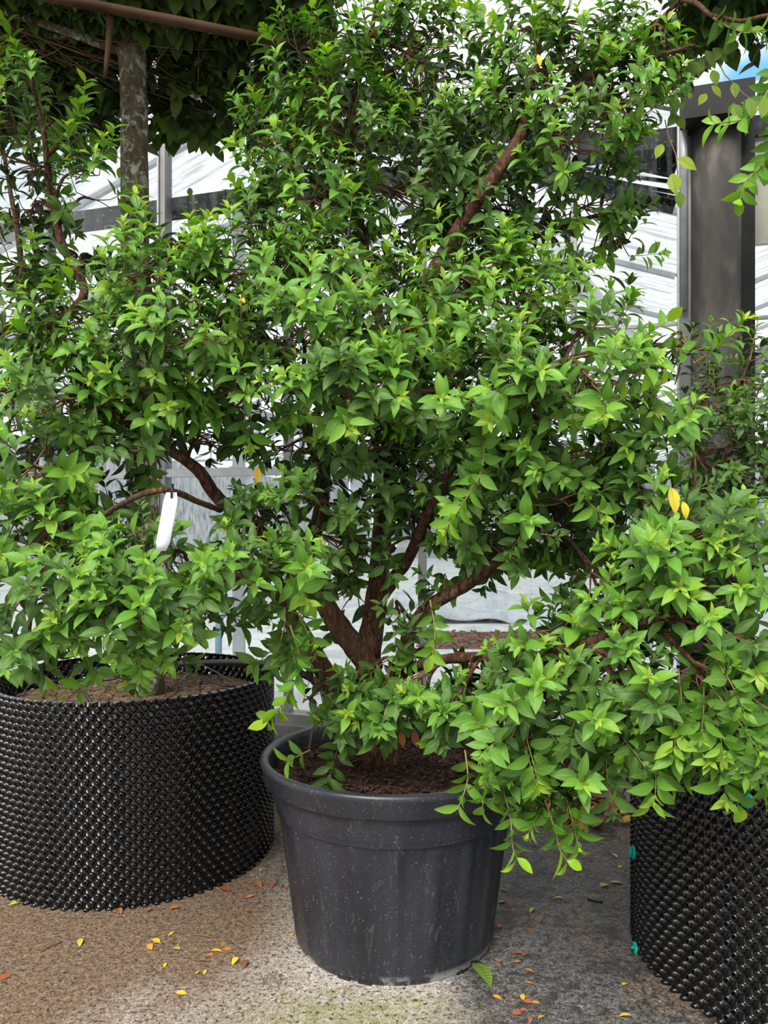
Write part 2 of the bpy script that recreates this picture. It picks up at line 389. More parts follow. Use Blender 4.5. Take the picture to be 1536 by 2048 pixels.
# roof slopes: separate panes between glazing bars
ks = [(-4*SPAN, -3*SPAN), (-2*SPAN, -3*SPAN), (-2*SPAN, -SPAN), (0, -SPAN), (0, SPAN), (2*SPAN, SPAN)]
pane_cache = {}
for lo, hi in ks:
    d = 0
    yy = 0.0; k = 0
    while yy < DEPTH - 0.1:
        key = (lo < hi)
        if key not in pane_cache:
            w = SPAN if lo < hi else -SPAN
            mm = MB(); t = 0.004
            vs = [(0, 0.03, 0), (w, 0.03, SPAN*PITCH), (w, 1.27, SPAN*PITCH), (0, 1.27, 0)]
            mm.add(vs, [(0, 1, 2, 3)]); bb = MB().beam((0, 0, -0.01), (w, 0, SPAN*PITCH-0.01), 0.045, 0.07)
            pane_cache[key] = (mm.mesh('roof_pane', M['film']), bb.mesh('glazing_bar', M['galv']))
        link('roof_pane', pane_cache[key][0], gh, (lo, yy, EAVE)); link('glazing_bar', pane_cache[key][1], gh, (lo, yy, EAVE))
        yy += 1.30; k += 1
    MB().box(hi-0.04, hi+0.04, 0, DEPTH, EAVE+SPAN*PITCH-0.04, EAVE+SPAN*PITCH+0.04).build('ridge_bar', M['galv'], gh)
MB().box(-2*SPAN-0.14, -2*SPAN+0.14, 0.1, DEPTH, 3.40, 3.52).build('valley_gutter', M['galv'], gh)
# far end and side walls
fw = MB(); 
for a in range(-13, 7): fw = MB().box(a, a+0.94, DEPTH, DEPTH+0.02, 0.25, 4.6).build('end_wall_pane', M['film'], gh)
for s in (-13.6, 7.0): MB().box(s, s+0.02, 0.1, DEPTH, 0.25, EAVE).build('side_wall', M['film'], gh)
MB().box(-13.5, 7, DEPTH-0.08, DEPTH-0.01, 1.9, 2.05).build('end_wall_rail', M['galv'], gh)
MB().box(-13.5, 7, DEPTH-0.08, DEPTH-0.01, 0.25, 0.7).build('end_wall_base', M['galv'], gh)
for yy in (5.2, 10.4, 15.6, 20.8):
    for s in (-2*SPAN,):
        MB().box(s-0.05, s+0.05, yy-0.05, yy+0.05, 0.2, 3.42).build('interior_post', M['galv'], gh)
        MB().beam((s, yy, 3.38), (s-SPAN, yy, 3.38+SPAN*PITCH*0.9), 0.05, 0.08).build('roof_truss', M['galv'], gh)
        MB().beam((s-0.0, yy, 3.40), (s-2*SPAN, yy, 3.40), 0.05, 0.06).build('tie_rod', M['galv'], gh)
# diagonal wind braces by the column
MB().beam((-0.30, 0.25, 2.30), (-1.35, 0.35, 3.75), 0.085, 0.012, (0, 1, 0)).build('wind_brace', M['galv'], gh)
MB().beam((0.18, 0.25, 2.20), (1.25, 0.35, 3.6), 0.085, 0.012, (0, 1, 0)).build('wind_brace', M['galv'], gh)
MB().box(0.12, 0.9, 0.10, 0.13, 2.85, 3.40).build('beige_board', M['beige'], gh)
gf = MB().add([(-13.6, 0.06, 0.24), (7, 0.06, 0.24), (7, DEPTH, 0.24), (-13.6, DEPTH, 0.24)], [(0, 1, 2, 3)]).build('floor_greenhouse', M['floor_in'])
gf.location = gh.location; gf.rotation_euler = gh.rotation_euler
tag(gf, 'pale ground cover floor inside the greenhouse', 'floor', kind='structure')
# interior things: post, pipe, sheet and bark bed
p = at(478, 1250, 6.3)
q = MB().box(-0.045, 0.045, -0.045, 0.045, 0.24, 4.0).build('steel_post', M['galv'], None, False, (p.x, p.y, 0))
tag(q, 'square galvanised post standing inside the greenhouse above the dimpled pot rim', 'post')
MB().box(-0.09, 0.09, -0.09, 0.09, 0.24, 0.252).build('base_plate', M['galv'], q)
p = at(437, 1250, 6.2)
q = MB().tube([(0, 0, 0.24), (0, 0, 0.62), (0.0, 0.03, 0.68), (0.0, 0.25, 0.70)], [0.028]*4, 10).build('water_pipe', M['bluepipe'], None, True, (p.x, p.y, 0))
tag(q, 'short blue grey water pipe rising from the greenhouse floor', 'pipe')
rs = random.Random(5)
sm = MB(); nu, nv = 40, 24
for j in range(nv+1):
    for i in range(nu+1):
        u = i/nu; v = j/nv
        x = 0.2 + 3.6*u; y = 9.3 + 0.3*math.sin(u*5) - 0.3*u + v*4.0
        z = 0.30 + 0.10*math.sin(u*9 + v*7)*math.exp(-v*2) + 0.05*math.sin(u*23 - v*15) + (0.05 if j else -0.05)
        sm.v.append((x, y, max(0.245, z)))
for j in range(nv):
    for i in range(nu):
        a = j*(nu+1)+i; sm.f.append((a, a+1, a+nu+2, a+nu+1))
so = sm.build('plastic_sheet', M['sheet'], None, True)
md = so.modifiers.new('thickness', 'SOLIDIFY'); md.thickness = 0.02
tag(so, 'crumpled grey plastic sheet lying on the greenhouse floor', 'sheet')
bb = MB(); rs = random.Random(9)
for i in range(500):
    x = rs.uniform(0.35, 2.2); y = rs.uniform(7.5, 8.65); a = rs.uniform(0, 3.14); l = rs.uniform(0.03, 0.09)
    bb.beam((x, y, 0.25), (x+l*math.cos(a), y+l*math.sin(a), rs.uniform(0.25, 0.28)), 0.03, 0.012)
bb.box(0.35, 2.2, 7.5, 8.7, 0.235, 0.25)
tag(bb.build('bark_bed', M['bark_bed']), 'reddish bark mulch strip on the greenhouse floor', 'mulch', kind='stuff')

# ------------------------------------------------------------------ pots
PX, PY = 0.035, 2.70
pot = empty('plant_pot', (PX, PY, 0)); tag(pot, 'round charcoal plastic pot with thick rolled rim, holding the large shrub', 'pot')
def flute(r, z, a):
    if 0.03 < z < 0.452:
        ph = (a*20/(2*math.pi)) % 1.0
        e = min(1, max(0, (0.36 - abs(ph-0.5))*14))
        k = min(1, (z-0.03)*25, (0.452-z)*60)
        return r - 0.0075*k*e
    return r
prof = [(0.0, 0.004), (0.318, 0.004), (0.322, 0.0), (0.336, 0.0), (0.341, 0.008)]
for i in range(13): z = 0.03 + 0.42*i/12; prof.append((0.343 + 0.060*(z/0.45), z))
prof += [(0.4035, 0.454), (0.410, 0.457), (0.413, 0.462), (0.421, 0.55)]
prof_in = [(0.421, 0.548), (0.424, 0.55), (0.40, 0.50), (0.36, 0.40)]
MB().lathe(prof, 200, flute, caps=False).build('pot_wall', M['pot'], pot, True)
rim = [(0.418, 0.545), (0.446, 0.546), (0.451, 0.552), (0.457, 0.592), (0.463, 0.602), (0.466, 0.612), (0.463, 0.621), (0.455, 0.626), (0.444, 0.625), (0.436, 0.618), (0.432, 0.606), (0.424, 0.52), (0.41, 0.45)]
MB().lathe(rim, 128, caps=False).build('rim', M['pot'], pot, True)
for a in (-2.06, -1.85, -0.9):   # drainage feet around the base edge
    MB().box(-0.022, 0.022, -0.0045, 0.0045, 0.0, 0.010).build('drain_notch', M['hose'], pot, False, (0.338*math.cos(a), 0.338*math.sin(a), 0)).rotation_euler = (0, 0, a + math.pi/2)

def soil_mesh(name, r, z, seed, mat, chips, mound=0.03, clen=(0.012, 0.04)):
    rr = random.Random(seed); m_ = MB(); n = 48; rings = 16
    m_.v.append((0, 0, z + mound)); 
    for i in range(1, rings+1):
        for k in range(n):
            a = 2*math.pi*k/n; q = r*i/rings
            m_.v.append((q*math.cos(a), q*math.sin(a), z + mound*(1-(i/rings)**2) + rr.uniform(-0.006, 0.006)))
    for k in range(n): m_.f.append((0, 1+k, 1+(k+1) % n))
    for i in range(rings-1):
        for k in range(n):
            a = 1+i*n+k; b = 1+i*n+(k+1) % n; m_.f.append((a, a+n, b+n, b))
    for _ in range(chips):
        a = rr.uniform(0, 6.283); q = r*0.98*math.sqrt(rr.random()); l = rr.uniform(*clen); t = rr.uniform(0, 6.283)
        x, y = q*math.cos(a), q*math.sin(a); zz = z + mound*(1-(q/r)**2) + rr.uniform(0.0, 0.012)
        m_.beam((x, y, zz), (x+l*math.cos(t), y+l*math.sin(t), zz + rr.uniform(-0.006, 0.010)), rr.uniform(0.003, 0.010), rr.uniform(0.002, 0.005))
    return m_.mesh(name, mat)
so = link('potting_soil', soil_mesh('potting_soil', 0.428, 0.555, 1, M['soil'], 1500), None, (PX, PY, 0))
tag(so, 'dark bark compost filling the round charcoal pot', 'soil', kind='stuff')

def dimple_wall(r, h, cols, rows, seed):
    """sheet moulded into hollow outward cones with open tips, staggered row by row"""
    rr = random.Random(seed); V = []; Fc = []; idx = {}
    dw = 2*math.pi/cols; dh = h/rows
    def vert(a, z, rad, key=None):
        if key is not None and key in idx: return idx[key]
        z = min(max(z, 0.0), h)
        V.append((rad*math.cos(a), rad*math.sin(a), z)); i = len(V)-1
        if key is not None: idx[key] = i
        return i
    for j in range(rows+1):
        for i in range(cols):
            c2 = 2*i + (j % 2)            # half-cell column index
            a0 = c2*dw/2; z0 = j*dh
            ring0 = []; ring1 = []; ring2 = []; ring3 = []
            corners = [(1, 0), (0.5, 0.5), (0, 1), (-0.5, 0.5), (-1, 0), (-0.5, -0.5), (0, -1), (0.5, -0.5)]
            for (du, dv) in corners:
                key = (int(round(2*(c2+du))) % (4*cols), int(round(2*(j+dv))))
                deep = -0.011 if abs(du)+abs(dv) == 1 and du*dv == 0 else -0.001
                ring0.append(vert(a0+du*dw/2, z0+dv*dh, r+deep, key))
            for k in range(8):
                t = 2*math.pi*k/8; ca, sa = math.cos(t), math.sin(t)
                hw = dw*r/2
                ring1.append(vert(a0 + ca*hw*0.56/r, z0+sa*hw*0.56, r+0.009))
                ring2.append(vert(a0 + ca*hw*0.40/r, z0+sa*hw*0.40, r+0.0165))
                ring3.append(vert(a0 + ca*hw*0.24/r, z0+sa*hw*0.24, r+0.0150))
            for k in range(8):
                k2 = (k+1) % 8
                Fc.append((ring0[k], ring0[k2], ring1[k2], ring1[k])); Fc.append((ring1[k], ring1[k2], ring2[k2], ring2[k])); Fc.append((ring2[k], ring2[k2], ring3[k2], ring3[k]))
            if (i + j//2 + j) % 3: Fc.append(tuple(ring3))
    m_ = MB(); m_.v = V; m_.f = Fc
    return m_.mesh('dimpled_wall', M['airpot'], True)
AR, AH = 0.585, 0.765
wall_me = dimple_wall(AR, AH, 88, 29, 1)
def airpot(loc, label):
    e = empty('dimpled_container', loc); tag(e, label, 'pot', 'dimpled black containers')
    link('dimpled_wall', wall_me, e)
    b = MB().lathe([(AR-0.015, 0.02), (AR-0.015, 0.03)], 64).build('base_disc', M['airpot'], e)
    return e
LX, LY = -1.095, 3.42
RX, RY = 1.44, 2.53
apl = airpot((LX, LY, 0), 'black dimpled plastic container with a grey tree trunk and drip tubes')
apr = airpot((RX, RY, 0), 'black dimpled plastic container fastened with turquoise clips')
apr.rotation_euler = (0, 0, 0.4)
so = link('potting_soil', soil_mesh('potting_soil', AR-0.02, 0.655, 2, M['soil2'], 900, 0.02), None, (LX, LY, 0))
tag(so, 'pale bark compost in the dimpled container around the grey tree trunk', 'soil', kind='stuff')
so = link('potting_soil', soil_mesh('potting_soil', AR-0.02, 0.67, 4, M['soil'], 500, 0.02), None, (RX, RY, 0))
tag(so, 'dark compost in the dimpled container with turquoise clips', 'soil', kind='stuff')
# turquoise wing clips on the right container
for px, py in ((1268, 1705), (1271, 1897), (1494, 1600), (1264, 1506)):
    u = (px-768)/F; best = None
    dx, dy = u, 1.0; a_ = dx*dx+dy*dy; b_ = -2*(dx*RX+dy*RY); c_ = RX*RX+RY*RY-(AR+0.02)**2; D_ = b_*b_-4*a_*c_
    t = (-b_ - math.sqrt(max(0, D_)))/(2*a_)
    P = Vector((t*u, t, HC-(py-HZ)/F*t)); ang = math.atan2(P.y-RY, P.x-RX)
    k = MB(); n = 14
    k.lathe([(0.0, -0.004), (0.020, -0.004), (0.022, 0.0), (0.020, 0.004), (0.0, 0.004)], 18, None, False)
    k.box(-0.017, 0.017, -0.003, 0.003, 0.003, 0.014)
    k.tube([(0, 0, -0.03), (0, 0, 0)], [0.006, 0.006], 8)
    o = k.build('fastening_clip', M['clip'], apr, True)
    o['label'] = 'turquoise plastic clip'
    la = ang - 0.4
    o.matrix_local = Matrix.Translation((math.cos(la)*(AR+0.022), math.sin(la)*(AR+0.022), P.z)) @ Vector((math.cos(la), math.sin(la), 0.1)).to_track_quat('Z', 'Y').to_matrix().to_4x4() @ Matrix.Rotation(0.7*px, 4, 'Z')

# ------------------------------------------------------------------ leaves
ST = np.array([0.07, 0.20, 0.37, 0.55, 0.73, 0.89]); WP = np.array([0.34, 0.76, 1.0, 0.94, 0.64, 0.26]); NS = len(ST); NV = 3*NS+2
LF = [(0, 2, 1), (0, 3, 2)]
for i in range(NS-1):
    a = 1+3*i; LF += [(a, a+1, a+4, a+3), (a+1, a+2, a+5, a+4)]
a = 1+3*(NS-1); LF += [(a, a+1, NV-1), (a+1, a+2, NV-1)]
class Leaves:
    def __init__(self): self.P = []; self.T = []; self.N = []; self.q = []
    def add(self, p, t, n, L, W, K, age_shade, fold=0.22):
        self.P.append(tuple(p)); self.T.append(tuple(t)); self.N.append(tuple(n)); self.q.append((L, W, K, age_shade, fold))
    def arrays(self):
        P = np.array(self.P); T = np.array(self.T); N = np.array(self.N); q = np.array(self.q)
        T /= np.linalg.norm(T, axis=1)[:, None]; N = N - T*np.sum(N*T, axis=1)[:, None]; N /= (np.linalg.norm(N, axis=1)[:, None]+1e-9)
        return P, T, N, q
    def verts(self):
        P, T, N, q = self.arrays(); B = np.cross(N, T); n = len(P)
        L, W, K, age_shade, fold = q.T; K = np.maximum(K, 0.02)
        V = np.zeros((n, NV, 3)); A = np.zeros((n, NV, 3))
        def at_s(s):
            x = np.sin(K*s)/K*L; z = -(1-np.cos(K*s))/K*L
            c = P + T*x[:, None] + N*z[:, None]
            nn = N*np.cos(K*s)[:, None] + T*np.sin(K*s)[:, None]
            return c, nn
        V[:, 0] = P; V[:, NV-1] = at_s(1.0)[0]; A[:, NV-1, 1] = 1
        for i, s in enumerate(ST):
            c, nn = at_s(s); w = (W*0.5*WP[i])[:, None]; up = nn*(w*fold[:, None]*1.4)
            V[:, 1+3*i] = c - B*w + up; V[:, 2+3*i] = c; V[:, 3+3*i] = c + B*w + up
            A[:, 1+3*i, 0] = -1; A[:, 3+3*i, 0] = 1; A[:, 1+3*i:4+3*i, 1] = s
        A[:, :, 2] = age_shade[:, None]
        return V, A
def mesh_from(V, A, name, mat):
    n = len(V); me = bpy.data.meshes.new(name)
    tri = np.array([f for f in LF if len(f) == 3]); quad = np.array([f for f in LF if len(f) == 4])
    off = (np.arange(n)*NV)[:, None]
    loops = np.concatenate([(off[:, :, None]+tri[None]).reshape(n, -1), (off[:, :, None]+quad[None]).reshape(n, -1)], axis=1).reshape(-1)
    sizes = np.tile(np.array([3]*len(tri)+[4]*len(quad)), n)
    starts = np.concatenate([[0], np.cumsum(sizes)[:-1]])
    me.vertices.add(n*NV); me.vertices.foreach_set('co', V.reshape(-1).astype(np.float32))
    me.loops.add(len(loops)); me.loops.foreach_set('vertex_index', loops.astype(np.int32))
    me.polygons.add(len(sizes)); me.polygons.foreach_set('loop_start', starts.astype(np.int32))
    me.polygons.foreach_set('use_smooth', np.ones(len(sizes), dtype=bool))
    at_ = me.attributes.new('leaf', 'FLOAT_VECTOR', 'POINT'); at_.data.foreach_set('vector', A.reshape(-1).astype(np.float32))
    me.materials.append(mat); me.update(calc_edges=True); me.validate(); return me
def emit(lv, root, mat, n_single=300, name='foliage', minpx=10):
    V, A = lv.verts(); c = V.mean(axis=1); y = np.maximum(c[:, 1], 0.1)
    px = 768 + c[:, 0]/y*F; py = HZ - (c[:, 2]-HC)/y*F
    vd = c - np.array([0, 0, HC]); vd /= np.linalg.norm(vd, axis=1)[:, None]
    q = lv.arrays(); size = q[3][:, 0]*q[3][:, 1]/y**2*F*F*(0.25+np.abs(np.sum(q[2]*vd, axis=1)))
    size[(px < 5) | (px > 1530) | (py < 5) | (py > 2040)] = 0
    order = np.argsort(-size)
    pick = [i for i in order[:n_single] if size[i] > 0]
    loc = np.array(root.location)
    for i in pick:
        o_ = V[i, 0].copy(); me = mesh_from((V[i:i+1]-o_), A[i:i+1], 'leaf', mat)
        link('leaf', me, root, Vector(o_-loc))
    mask = np.ones(len(V), bool); mask[pick] = False
    if mask.any():
        o = link(name, mesh_from(V[mask]-loc, A[mask], name, mat), root); o['kind'] = 'stuff'
        return o

UP = Vector((0, 0, 1))
def rvec(rng): return Vector((rng.gauss(0, 1), rng.gauss(0, 1), rng.gauss(0, 1))).normalized()
def shoot(lv, tw, start, d, length, rng, Lf, a0, a1, trop=0.25, arch=(0.5, 1.3), gap=0.024):
    n = max(3, int(length/gap)); p = Vector(start); d = d.normalized(); pts = [p.copy()]; az0 = rng.uniform(0, 3.14)
    step = length/n
    for i in range(n):
        f = (i+1)/n
        d = (d + UP*(trop*step*4) + rvec(rng)*0.07).normalized(); p = p + d*step*(1.15-0.4*f); pts.append(p.copy())
        a = d.cross(Vector((0.31, 0.87, 0.37))); a.normalize(); b = d.cross(a)
        reps = 2
        for k in range(reps):
            az = az0 + i*math.pi/2 + k*math.pi + rng.uniform(-0.3, 0.3)
            rad = a*math.cos(az) + b*math.sin(az)
            ang = R(72 - 38*f + rng.uniform(-12, 12))
            t = d*math.cos(ang) + rad*math.sin(ang); nn = d*math.sin(ang) - rad*math.cos(ang)
            nn = nn + UP*0.75 + Vector((0, -0.18, 0)) + rvec(rng)*0.22
            s = (0.72 + 0.38*math.sin(math.pi*min(1, f*0.85+0.08)))*rng.uniform(0.8, 1.15)
            if f > 0.85: s *= 0.68
            L = Lf*s; age_shade = min(1, max(0, a0 + (a1-a0)*f**1.3 + rng.uniform(-0.10, 0.10)))
            lv.add(p + rad*0.002 + t*0.004, t, nn, L, L*rng.uniform(0.35, 0.46), rng.uniform(*arch), age_shade, rng.uniform(0.1, 0.34))
    a = d.cross(Vector((0.31, 0.87, 0.37))).normalized(); b = d.cross(a)     # closing bud pair
    for k in range(3):
        az = az0 + k*2.1; rad = a*math.cos(az) + b*math.sin(az); t = d*0.85 + rad*0.5
        lv.add(p, t, d*0.5 - rad*0.85 + UP*0.3, Lf*rng.uniform(0.35, 0.55), Lf*0.14, 0.7, min(1, a1+0.12), 0.3)
    tw.tube(pts, [0.0022*(1-0.6*i/n) for i in range(n+1)], 3, cap=False)
    return pts
def sag(a, b, rng, k=4, amt=0.06):
    a = Vector(a); b = Vector(b); L = (b-a).length; o = rvec(rng)*L*amt
    return [a.lerp(b, i/k) + o*math.sin(math.pi*i/k) for i in range(k+1)]

class Shrub:
    def __init__(self, name, loc, label, seed, group=None):
        self.root = empty(name, loc); tag(self.root, label, 'shrub', group)
        self.loc = Vector(loc); self.rng = random.Random(seed); self.lv = Leaves(); self.tw = MB(); self.ol = MB(); self.nodes = []
    def limb(self, pts, radii, name='branch', sides=10, wob=0.07, mat=None, n=6):
        P, r = spline(list(zip(pts, radii)), n); m_ = MB().tube([p-self.loc for p in P], r, sides, wob, self.rng)
        for p, q in zip(P, r): self.nodes.append((p, q))
        return m_.build(name, mat or M['bark'], self.root, True)
    def pad(self, px, py, rx, ry, d, rz, mode='u', dens=1.0, Lf=0.066, connect=True):
        rng = self.rng; c = at(px, py, d); sx = rx/F*d; sz = ry/F*d
        tip = c
        if connect:
            near = sorted(self.nodes, key=lambda nq: (nq[0]-c).length + (0.35*max(0, nq[0].z-c.z-0.05) if mode != 'd' else 0.0))[:7]
            best = rng.choice(near)
            a = best[0]; mid = a.lerp(c, 0.5) + Vector((rng.uniform(-.04, .04), rng.uniform(-.04, .04), rng.uniform(-0.02, 0.07)))
            r0 = min(best[1]*0.7, 0.006 + 0.010*(c-a).length)
            P, r = spline([(a, r0), (mid, r0*0.75), (c, 0.0032)], 5)
            MB().tube([p-self.loc for p in P], r, 7, 0.05, rng).build('branch', M['bark'], self.root, True)
            base = P[-5:]
            self.extra = getattr(self, 'extra', []) + [(p, q) for p, q in zip(P, r)]
        else: base = [c]
        n = max(2, int(dens*4.6*math.pi*rx*ry/5200.0*(d/2.5)**0.6))
        for _ in range(n):
            u = rvec(rng); rad = rng.uniform(0.35, 1.0)**0.6
            outer = rad > 0.62
            st = c + Vector((u.x*sx*rad, u.y*rz*rad, u.z*sz*rad))
            if mode == 'u':  dd = u*0.75 + UP*0.75 + Vector((0, -0.25, 0)) + rvec(rng)*0.35; trop = 0.35
            elif mode == 'f': dd = u*0.8 + UP*0.25 + Vector((0, -0.7, 0)) + rvec(rng)*0.4; trop = 0.10
            elif mode == 'd': dd = u*0.6 - UP*0.55 + Vector((0, -0.55, 0)) + rvec(rng)*0.4; trop = -0.05
            else: dd = u*0.8 + UP*0.1 + Vector((0, -0.35, 0)) + rvec(rng)*0.5; trop = 0.05
            ln = rng.uniform(0.10, 0.20)
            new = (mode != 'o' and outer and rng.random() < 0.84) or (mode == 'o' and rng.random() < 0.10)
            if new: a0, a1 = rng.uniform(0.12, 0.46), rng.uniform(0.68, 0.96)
            else: a0, a1 = 0.0, rng.uniform(0.08, 0.32)  # old leaves; shade of the inner crown is put into their colour too
            b = rng.choice(base); s2 = st - dd.normalized()*ln*0.45
            self.ol.tube(sag(b, s2, rng), [0.0034, 0.003, 0.0027, 0.0024, 0.0022], 3, cap=False)
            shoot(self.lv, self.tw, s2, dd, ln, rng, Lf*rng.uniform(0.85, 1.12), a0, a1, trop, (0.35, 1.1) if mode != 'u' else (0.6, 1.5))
    def spray(self, pts, Lf=0.066, a0=0.35, a1=0.88, trop=0.0, gap=0.021):
        """a single shoot led along given points"""
        rng = self.rng; P, _ = spline([(p, 1) for p in pts], 9); az = rng.uniform(0, 3); acc = 0; n = len(P)
        self.tw.tube(P, [0.003*(1-0.6*i/n) for i in range(n)], 4, cap=False)
        for i in range(1, n):
            d = (P[i]-P[i-1]); acc += d.length; d.normalize()
            if acc < gap: continue
            acc = 0; az += math.pi/2; f = i/n
            a = d.cross(Vector((0.31, 0.87, 0.37))).normalized(); b = d.cross(a)
            for k in range(2):
                t_ = az + k*math.pi + rng.uniform(-0.3, 0.3); rad = a*math.cos(t_) + b*math.sin(t_); ang = R(62-20*f)
                t = d*math.cos(ang) + rad*math.sin(ang); nn = d*math.sin(ang)-rad*math.cos(ang) + UP*0.8 + rvec(rng)*0.2 + Vector((0, -0.3, 0))
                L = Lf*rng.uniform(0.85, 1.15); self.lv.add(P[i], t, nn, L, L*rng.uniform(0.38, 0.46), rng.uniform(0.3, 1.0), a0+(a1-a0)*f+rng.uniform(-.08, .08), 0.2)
    def finish(self, n_single=300):
        for mb, nm, mt in ((self.tw, 'green_twigs', M['twig']), (self.ol, 'brown_twigs', M['twig_red'])):
            if mb.v:
                mb.v = [(x-self.loc.x, y-self.loc.y, z-self.loc.z) for x, y, z in mb.v]
                o = mb.build(nm, mt, self.root, True); o['kind'] = 'stuff'
        emit(self.lv, self.root, M['leaf'], n_single)

# ------------------------------------------------------------------ the large shrub in the round pot
S = Shrub('evergreen_shrub', (PX, PY, 0.56), 'large spreading evergreen shrub with reddish brown stems in the round charcoal pot', 11)
B = lambda *a: at(*a)
S.limb([Vector((PX-0.03, PY, 0.53)), B(742, 1440, 2.70), B(738, 1370, 2.70), B(735, 1315, 2.70)], [0.072, 0.050, 0.042, 0.044], 'trunk', 14, 0.08)
S.limb([B(742, 1330, 2.70), B(690, 1268, 2.68), B(640, 1190, 2.66), B(612, 1110, 2.70), B(640, 1030, 2.74), B(645, 930, 2.76), B(615, 860, 2.75), B(600, 760, 2.7)], [0.045, 0.040, 0.034, 0.030, 0.028, 0.026, 0.022, 0.016])
S.limb([B(733, 1325, 2.70), B(745, 1250, 2.72), B(757, 1160, 2.74), B(764, 1060, 2.76), B(774, 930, 2.80), B(790, 800, 2.84), B(825, 630, 2.88), B(880, 520, 2.84)], [0.046, 0.042, 0.038, 0.034, 0.030, 0.028, 0.028, 0.027])
S.limb([B(880, 520, 2.84), B(950, 405, 2.78), B(1015, 315, 2.74), B(1045, 260, 2.74), B(1055, 190, 2.78), B(1075, 120, 2.8), B(1085, 40, 2.85)], [0.027, 0.026, 0.024, 0.020, 0.014, 0.009, 0.004])
S.limb([B(1035, 285, 2.74), B(1100, 220, 2.78), B(1200, 135, 2.82), B(1290, 70, 2.8), B(1360, 0, 2.78)], [0.013, 0.014, 0.015, 0.012, 0.008])
S.limb([B(1205, 132, 2.82), B(1300, 115, 2.7), B(1390, 90, 2.6)], [0.011, 0.009, 0.006])
S.limb([B(790, 800, 2.84), B(760, 640, 2.95), B(720, 450, 3.02), B(700, 250, 3.05), B(740, 80, 3.05), B(760, -40, 3.05)], [0.022, 0.020, 0.018, 0.015, 0.010, 0.006])
S.limb([B(766, 1190, 2.73), B(793, 1150, 2.70), B(818, 1115, 2.66), B(850, 1040, 2.55), B(900, 940, 2.45), B(960, 830, 2.35)], [0.024, 0.022, 0.020, 0.018, 0.014, 0.009])
S.limb([B(755, 1400, 2.70), B(808, 1325, 2.66), B(818, 1270, 2.64), B(860, 1212, 2.6), B(940, 1165, 2.52), B(1040, 1085, 2.42), B(1150, 1010, 2.32), B(1250, 950, 2.25)], [0.030, 0.026, 0.024, 0.023, 0.021, 0.018, 0.014, 0.008])
S.limb([B(765, 1420, 2.68), B(810, 1350, 2.60), B(870, 1322, 2.45), B(960, 1314, 2.32), B(1045, 1318, 2.2), B(1160, 1290, 2.05), B(1300, 1240, 1.95), B(1420, 1230, 1.9)], [0.022, 0.019, 0.017, 0.016, 0.015, 0.013, 0.010, 0.006])
S.limb([B(692, 1398, 2.48), B(690, 1385, 2.49), B(705, 1360, 2.52), B(745, 1338, 2.60), B(752, 1330, 2.68)], [0.022, 0.020, 0.020, 0.022, 0.026])
S.limb([B(690, 1420, 2.78), B(665, 1370, 2.76), B(635, 1320, 2.72), B(603, 1265, 2.66), B(540, 1180, 2.5), B(430, 1150, 2.3), B(300, 1190, 2.15)], [0.045, 0.042, 0.036, 0.030, 0.018, 0.012, 0.007], mat=M['bark'])
S.limb([B(612, 1110, 2.70), B(520, 1060, 2.68), B(440, 1000, 2.66), B(400, 945, 2.62), B(355, 910, 2.58), B(260, 850, 2.5), B(180, 790, 2.42)], [0.026, 0.024, 0.023, 0.021, 0.018, 0.012, 0.008])
S.limb([B(440, 1020, 2.55), B(400, 1005, 2.25), B(325, 980, 1.99), B(240, 1010, 2.2), B(150, 1070, 2.32), B(60, 1110, 2.25)], [0.010, 0.009, 0.009, 0.008, 0.007, 0.005])
S.limb([B(600, 780, 2.72), B(520, 660, 2.68), B(430, 560, 2.65), B(340, 490, 2.62)], [0.016, 0.013, 0.010, 0.006])
S.limb([B(830, 630, 2.86), B(960, 520, 2.95), B(1080, 470, 3.0), B(1200, 430, 3.0), B(1300, 430, 2.95)], [0.014, 0.012, 0.010, 0.008, 0.004])
S.limb([B(900, 940, 2.45), B(1000, 800, 2.3), B(1130, 720, 2.2), B(1300, 690, 2.15), B(1420, 700, 2.15)], [0.012, 0.010, 0.008, 0.006, 0.004])
S.limb([B(1420, 30, 2.4), B(1480, 42, 2.35), B(1560, 35, 2.3), B(1600, 130, 2.3)], [0.006, 0.006, 0.006, 0.005])
S.limb([B(1360, 0, 2.78), B(1390, 5, 2.6), B(1420, 30, 2.4)], [0.010, 0.008, 0.006])
